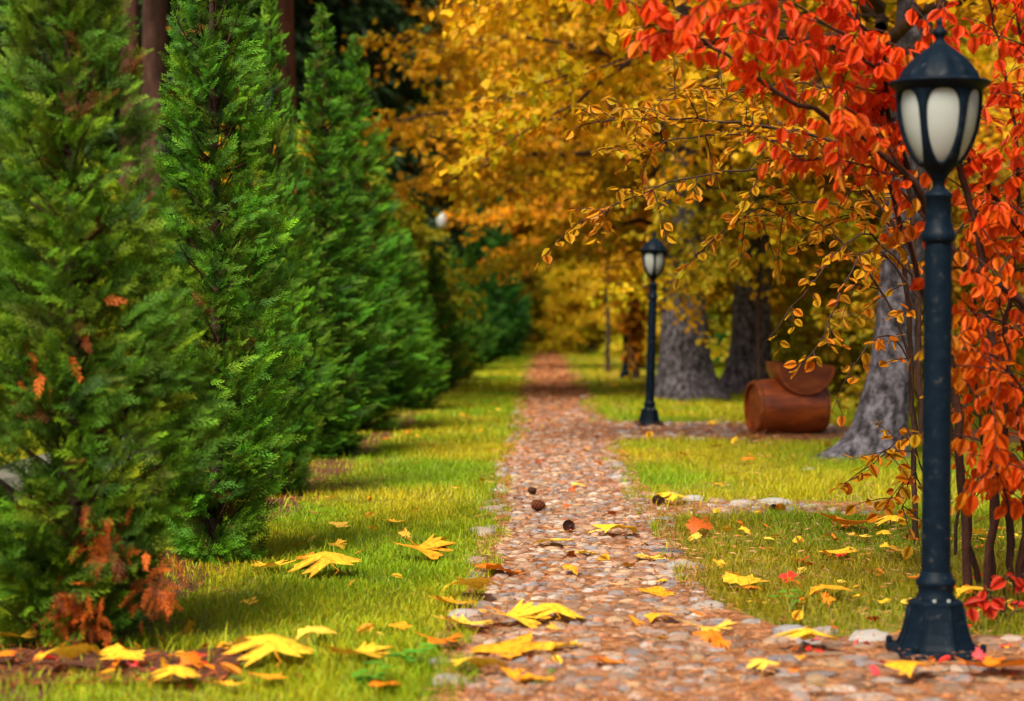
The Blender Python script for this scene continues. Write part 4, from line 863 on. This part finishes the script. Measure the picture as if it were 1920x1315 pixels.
FALL = [
    (1035, 1030, 78, Yp, -.5, 0, 'arched pale yellow leaf on the cobbles right below the dark pine cone'),
    (1100, 1047, 48, Yp, .3, 1, 'small pale yellow leaf on the cobbles, right of the arched one'),
    (1152, 1010, 78, Yw, -.3, 2, 'yellow leaf on the cobbles at the right, standing on its stalk'),
    (792, 1055, 98, Tn, -.5, 3, 'tan orange leaf propped up in the left lawn'),
    (615, 1084, 122, Yw, .4, 4, 'broad golden leaf at the foot of the second thuja'),
    (508, 1080, 84, Yw, .3, 5, 'golden leaf left of the broad one at the foot of the second thuja'),
    (575, 1063, 42, Or, .8, 0, 'small orange leaf standing behind the broad golden one'),
    (935, 1083, 92, Or, .4, 1, 'orange leaf on the left edge of the cobbles'),
    (880, 1132, 98, Yw, -.6, 2, 'drooping yellow leaf over the left kerb stones'),
    (965, 1180, 120, Yw, -.4, 3, 'big yellow leaf on the near cobbles, left one of the overlapping pair'),
    (1042, 1170, 112, Yw, .2, 4, 'big yellow leaf on the near cobbles, right one of the overlapping pair'),
    (865, 1192, 118, Yp, .3, 5, 'pale yellow leaf strip lying in the path edge at lower left'),
    (955, 1234, 140, Tn, .3, 0, 'long tan leaf in the path foreground'),
    (1052, 1228, 96, Yw, .2, 1, 'yellow leaf touching the right end of the long tan one'),
    (893, 1275, 96, Yw, -.7, 2, 'domed bright yellow leaf at the bottom of the path'),
    (672, 1256, 112, Yw, .3, 3, 'crumpled yellow leaf in the foreground grass between hedge and path'),
    (510, 1255, 150, Yw, .4, 4, 'largest yellow leaf in the foreground grass below the second thuja'),
    (455, 1232, 90, Yp, .6, 5, 'upturned pale leaf behind the largest foreground leaf'),
    (500, 1296, 76, Tn, -.3, 0, 'tan curled leaf under the largest foreground leaf'),
    (222, 1258, 84, Yw, -.5, 1, 'yellow leaf on the bare soil under the nearest thuja'),
    (120, 1272, 112, Yw, -.8, 2, 'curled yellow leaf on the bare soil at lower left'),
    (32, 1222, 78, Yw, .5, 3, 'yellow leaf by the left edge under the nearest thuja'),
    (4, 1255, 50, Or, .3, 4, 'orange leaf cut by the left picture edge'),
    (735, 992, 44, Yw, .3, 5, 'little yellow leaf in the left lawn, middle distance'),
    (636, 998, 42, Yp, .3, 0, 'pale little leaf near the second thuja foot'),
    (620, 944, 24, Yw, .6, 1, 'tiny yellow leaf under the third thuja'),
    (1308, 1008, 46, Br, 1.6, 2, 'brown leaf standing on edge beside the right kerb'),
    (1592, 1000, 112, Or, .5, 3, 'large burnt orange leaf on the right lawn'),
    (1670, 992, 62, Yw, .3, 4, 'yellow leaf touching the burnt orange one on its right'),
    (1608, 1018, 48, Yp, .1, 5, 'flat pale leaf just below the burnt orange one'),
    (1570, 1051, 72, Yw, .1, 0, 'flat yellow leaf alone in the right lawn'),
    (1400, 1110, 86, Yw, -.4, 1, 'yellow leaf with raised edge right of the path'),
    (1555, 1130, 74, Tn, .1, 2, 'dull tan leaf in the right lawn left of the lamp foot'),
    (1330, 1200, 82, Yp, .05, 3, 'flat pale leaf on the stones between path and grey boulder'),
    (1515, 1224, 112, Yw, -.3, 4, 'bright yellow leaf on the stones left of the lamp foot'),
    (1875, 1275, 160, Or, .3, 5, 'large orange leaf in the lower right corner'),
    (1535, 1312, 66, Yp, -.5, 0, 'pale leaf cut by the bottom picture edge'),
    (1845, 1018, 64, Yw, .5, 1, 'yellow leaf under the red tree right of the pole'),
    (1822, 1130, 60, Yw, .4, 2, 'yellow leaf right beside the lamp collar'),
    (1866, 1148, 56, Yp, .3, 3, 'pale leaf below the scarlet seedling'),
    (1258, 948, 60, Yw, .3, 4, 'yellow leaf against the kerb stones where the paths meet'),
    (1218, 1056, 62, Yp, .05, 5, 'thin pale leaf lying flat at the right path edge'),
    (1225, 1121, 74, Tn, .05, 0, 'flat tan leaf on the cobbles at the right'),
    (1250, 1050, 24, (.7, .12, .2), .2, 1, 'tiny pink leaf on the dark slate stone'),
    (1085, 918, 28, Yp, .1, 2, 'tiny pale leaf in the middle of the path'),
    (1498, 1086, 28, Yp, .7, 3, 'tiny pale leaf stuck upright in the right lawn'),
    (1243, 1099, 24, Yw, .3, 4, 'tiny yellow leaf at the right cobble edge'),
    (425, 1308, 60, Yw, .1, 5, 'yellow leaf at the bottom edge below the nearest thuja'),
    (748, 1194, 46, Tn, .3, 0, 'small ochre leaf in the near left lawn'),
    (722, 1308, 60, Or, .1, 1, 'orange leaf at the bottom edge left of the path'),
    (1240, 1172, 60, Tn, .05, 2, 'tan leaf flat on stones right of the overlapping pair'),
    (842, 1150, 90, Tn, .3, 5, 'tan leaf half under the drooping yellow one at the left kerb'),
    (820, 1225, 80, Or, .2, 3, 'orange leaf in the grass left of the long tan leaf'),
    (590, 1215, 70, Yp, .3, 2, 'pale leaf in the grass above the crumpled yellow one'),
    (330, 1295, 90, Yw, .3, 4, 'yellow leaf at the bottom edge right of the curled ones'),
    (1000, 1290, 80, Tn, .2, 1, 'tan leaf on the near cobbles at the bottom'),
    (1140, 1255, 70, Or, .2, 5, 'orange leaf on the near cobbles right of the yellow ones'),
    (1700, 1280, 90, Tn, .2, 2, 'tan leaf on the ground in front of the lamp foot'),
    (1430, 1270, 60, Yp, .3, 4, 'pale leaf on the near stones left of the lamp'),
    (1415, 975, 26, Yw, .3, 3, 'tiny yellow leaf on the dirt below the kerb row'),
]
LM = [maple_leaf_mesh(900 + q, *[(-.25, .10, .35), (.28, -.12, .3), (-.35, .06, -.4), (.22, .20, .5), (-.22, -.12, -.5), (.42, -.1, .3)][q]) for q in range(6)]
for px, py, w, c, tilt, mi, lab in FALL:
    p_ = G(px, py); s = w / F * p_[1] / .97
    o = tag(obj('maple_leaf', LM[mi], None, None, c), lab, 'leaf', 'large fallen maple leaves'); o.scale = (s,) * 3
    o.rotation_euler = (tilt * .32 + rnd.uniform(-.05, .05), rnd.uniform(-.14, .14), rnd.uniform(-.7, .7) + (pi if mi % 2 else 0))
    tl = abs(tilt * .32); on_path = path_l(p_[1]) < p_[0] < path_r(p_[1])
    o.location = (p_[0], p_[1], (.016 if on_path else .030) + s * .30 * sin(min(tl, 1.57)))
# smaller fallen leaves
r = np.random.default_rng(63)
def small_leaves(n_, fx, fy, cols, size, label, group):
    for q in range(n_):
        y_ = fy(); x = fx(y_); o = tag(obj('fallen_leaf', LM[int(r.integers(6))] if r.random() < .5 else OV_ME2, None, None, np.array(cols[int(r.integers(len(cols)))]) * r.uniform(.7, 1.15)), label, 'leaf', group)
        s = r.uniform(*size); o.scale = (s,) * 3; o.rotation_euler = (r.normal(0, .35), r.normal(0, .35), r.uniform(0, 6.28)); o.location = (x, y_, .03)
OV_ME2 = OV_ME.copy(); OV_ME2.materials.clear(); OV_ME2.materials.append(M['fallen'])
small_leaves(46, lambda y_: r.uniform(-1.5, -.4), lambda: 6 + 16 * r.random() ** 1.3, [Yw, Yp, Tn, Or], (.05, .09), 'small autumn leaf scattered on the strip of lawn along the hedge', 'small leaves on the left lawn')
small_leaves(110, lambda y_: r.uniform(.72, min(.24 * y_, 2.6)), lambda: 7.1 + 4.2 * r.random(), [Yw, Yp, Tn, Or, Or, Rd], (.04, .085), 'small autumn leaf scattered on the lawn left of the near lamp', 'small leaves on the near right lawn')
small_leaves(44, lambda y_: r.uniform(-.24, .6), lambda: 6 + 26 * r.random() ** 1.6, [Yw, Yp, Tn, Or, Br], (.04, .08), 'small autumn leaf lying among the cobbles of the path', 'small leaves on the path')
small_leaves(60, lambda y_: r.uniform(.8, .2 * y_), lambda: 12.5 + 22 * r.random(), [Yw, Yw, Yp, Tn, Or], (.08, .15), 'small autumn leaf on the farther lawn beyond the kerb row', 'small leaves on the far right lawn')
small_leaves(30, lambda y_: r.uniform(-1.1, -.4), lambda: 22 + 22 * r.random(), [Yw, Yp], (.08, .14), 'small yellow leaf on the distant end of the left lawn', 'small leaves on the distant left lawn')
small_leaves(40, lambda y_: r.uniform(.7, 1.6), lambda: 6.0 + 1.0 * r.random(), [Or, Rd, Tn, Br, (.75, .1, .12)], (.025, .05), 'tiny red or orange leaf among the stones before the lamp', 'tiny leaves before the lamp')
small_leaves(30, lambda y_: r.uniform(-1.75, -1.0), lambda: 6.05 + .5 * r.random(), [Or, Rd, Br, (.75, .1, .12), Tn], (.03, .055), 'tiny red or orange leaf on the bare soil under the nearest thuja', 'tiny leaves on the soil')
# needle and leaf-crumb litter (uncountable)
N = 52000; lx = np.where(r.random(N) < .5, r.uniform(-.34, .72, N), r.uniform(.6, 2.6, N)); ly = 5.5 + 75 * r.random(N) ** 2.6
onp = (lx < .70); sidep = (ly < cp_far(lx)) | ((ly > kp_near(lx)) & (ly < kp_far(lx))) | ((ly > sp_near(lx)) & (ly < sp_far(lx))); patchy = vnoise(lx * 4 + 11, ly * 2.2) + .35 * np.clip(np.abs(lx - .19) / .4, 0, 1) + np.clip((ly - 14) / 20, 0, .4)
keep = ((onp | sidep) & (patchy > .62 + .3 * (r.random(N) - .5))) | (r.random(N) < np.where(ly < 11, .75, .2)); lx, ly = lx[keep], ly[keep]; N = len(lx)
edge = np.abs(lx - .17) ; tcol = lerp3(r.random(N), [(.46, .17, .05), (.56, .28, .12), (.60, .36, .19), (.34, .12, .05), (.62, .18, .07)]) * r.uniform(.6, 1.2, (N, 1))
sc = np.stack([r.uniform(.003, .012, N), r.uniform(.02, .06, N), np.full(N, .02)], -1) * (np.clip(ly / 9, .8, 5))[:, None]
ang = r.uniform(0, 6.28, N); dd = np.stack([np.cos(ang), np.sin(ang), r.normal(0, .15, N)], -1)
V, Fs, C = inst(KITE[0], KITE[1], np.stack([lx, ly, r.uniform(.014, .034, N)], -1), frames(dd, np.stack([r.normal(0, .3, N), r.normal(0, .3, N), np.ones(N)], -1)), sc, tcol)
tag(obj('leaf_litter', fast_mesh('leaf_litter', V, Fs, C), M['fallen']), 'rusty needles and leaf crumbs strewn over the path', 'litter', kind='stuff')
N = 3500; lx = r.uniform(-2.1, -.95, N); ly = 5.9 + 16 * r.random(N) ** 2; hb_ = (lx < -1.25) | (ly < 6.6); lx, ly = lx[hb_], ly[hb_]; N = len(lx); ang = r.uniform(0, 6.28, N)
V, Fs, C = inst(KITE[0], KITE[1], np.stack([lx, ly, r.uniform(.008, .03, N)], -1), frames(np.stack([np.cos(ang), np.sin(ang), r.normal(0, .2, N)], -1), np.stack([r.normal(0, .3, N), r.normal(0, .3, N), np.ones(N)], -1)), np.stack([r.uniform(.006, .02, N), r.uniform(.02, .07, N), np.full(N, .02)], -1), np.array([.28, .07, .02])[None] * r.uniform(.4, 1.3, (N, 1)))
tag(obj('hedge_litter', fast_mesh('hedge_litter', V, Fs, C), M['fallen']), 'rusty brown litter on the soil under the hedge', 'litter', kind='stuff')
# clover-like weeds by the lower path edge
def weed(px, py, label, n_=9, s0=.05):
    p_ = G(px, py); q = np.random.default_rng(int(px)); t_ = tag(empty('weed', p_), label, 'weed', 'small weeds at the path edge'); st = MB(); lf = MB()
    for i_ in range(n_):
        a = q.uniform(0, 6.28); L = q.uniform(.03, .08); tip = np.array([cos(a) * L * .8, sin(a) * L * .8, L]); st.add(*tube([(0, 0, 0), tip * .5 + np.array([0, 0, .01]), tip], [.002, .0015, .001], 3, False), (.10, .2, .02))
        for k_ in range(3):
            aa = a + k_ * 2.09; V, Fs, C = inst(OV[0], OV[1], tip[None], frames(np.array([[cos(aa), sin(aa), .1]]), np.array([[0, 0, 1.0]])), np.array([s0 * q.uniform(.6, 1)]), np.array([[.10, .32, .02]]) * q.uniform(.7, 1.2)); lf.add(V, Fs, C)
    st.build('stems', M['grass'], t_); lf.build('leaves', M['grass'], t_)
weed(775, 1262, 'bright green weed beside the domed yellow leaf'); weed(1300, 990, 'small green weed at the right kerb behind the brown upright leaf', 6, .035); weed(690, 1300, 'green weed at the bottom edge between hedge and path'); weed(1480, 1150, 'green weed behind the flat grey stones', 7, .035); weed(1010, 1300, 'green sprig near the bottom of the path', 3, .02)
# pine cones
def cone_mesh():
    b = MB(); v, f = lathe([(.0, 0), (.25, .06), (.36, .3), (.33, .6), (.18, .9), (0, 1.0)], 12); b.add(v, f, (.5, .45, .4))
    for row in range(9):
        z = .06 + row * .1; rr = np.interp(z, [0, .06, .3, .6, .9, 1], [0, .25, .36, .33, .18, .02])
        for k_ in range(8):
            a = k_ * pi / 4 + row * .39; pts = np.array([(0, -.09, 0), (0, .09, 0), (.14, .075, .05), (.17, 0, .075), (.14, -.075, .05)]); c, s = cos(a), sin(a)
            V = np.stack([c * (rr * .85 + pts[:, 0]) - s * pts[:, 1], s * (rr * .85 + pts[:, 0]) + c * pts[:, 1], z + pts[:, 2]], -1); b.add(V, [np.array([(0, 1, 2), (0, 2, 3), (0, 3, 4)])])
    me = b.mesh('pine_cone'); me.materials.append(M['cone']); return me
CM = cone_mesh()
for px, py, w, rz, col, lab in [(1063, 1000, 26, .3, (.5, .4, .5), 'dark pine cone in the middle of the cobbles'), (996, 963, 30, 1.5, (1.6, 1.1, .9), 'reddish pine cone left of the dark one'), (990, 931, 18, 1.2, (.9, .8, .7), 'small pine cone behind the reddish one'), (1226, 951, 24, .8, (.6, .5, .5), 'dark pine cone where the side path leaves'), (1446, 965, 20, .5, (.5, .4, .4), 'dark pine cone below the kerb row on the right')]:
    p_ = G(px, py); L = w / F * p_[1] * .95; o = tag(obj('pine_cone', CM, None, None, col), lab, 'pine cone', 'pine cones on the path'); o.scale = (L,) * 3; o.rotation_euler = (pi / 2 + .1, 0, rz); o.location = (p_[0], p_[1], L * .42 + .015)
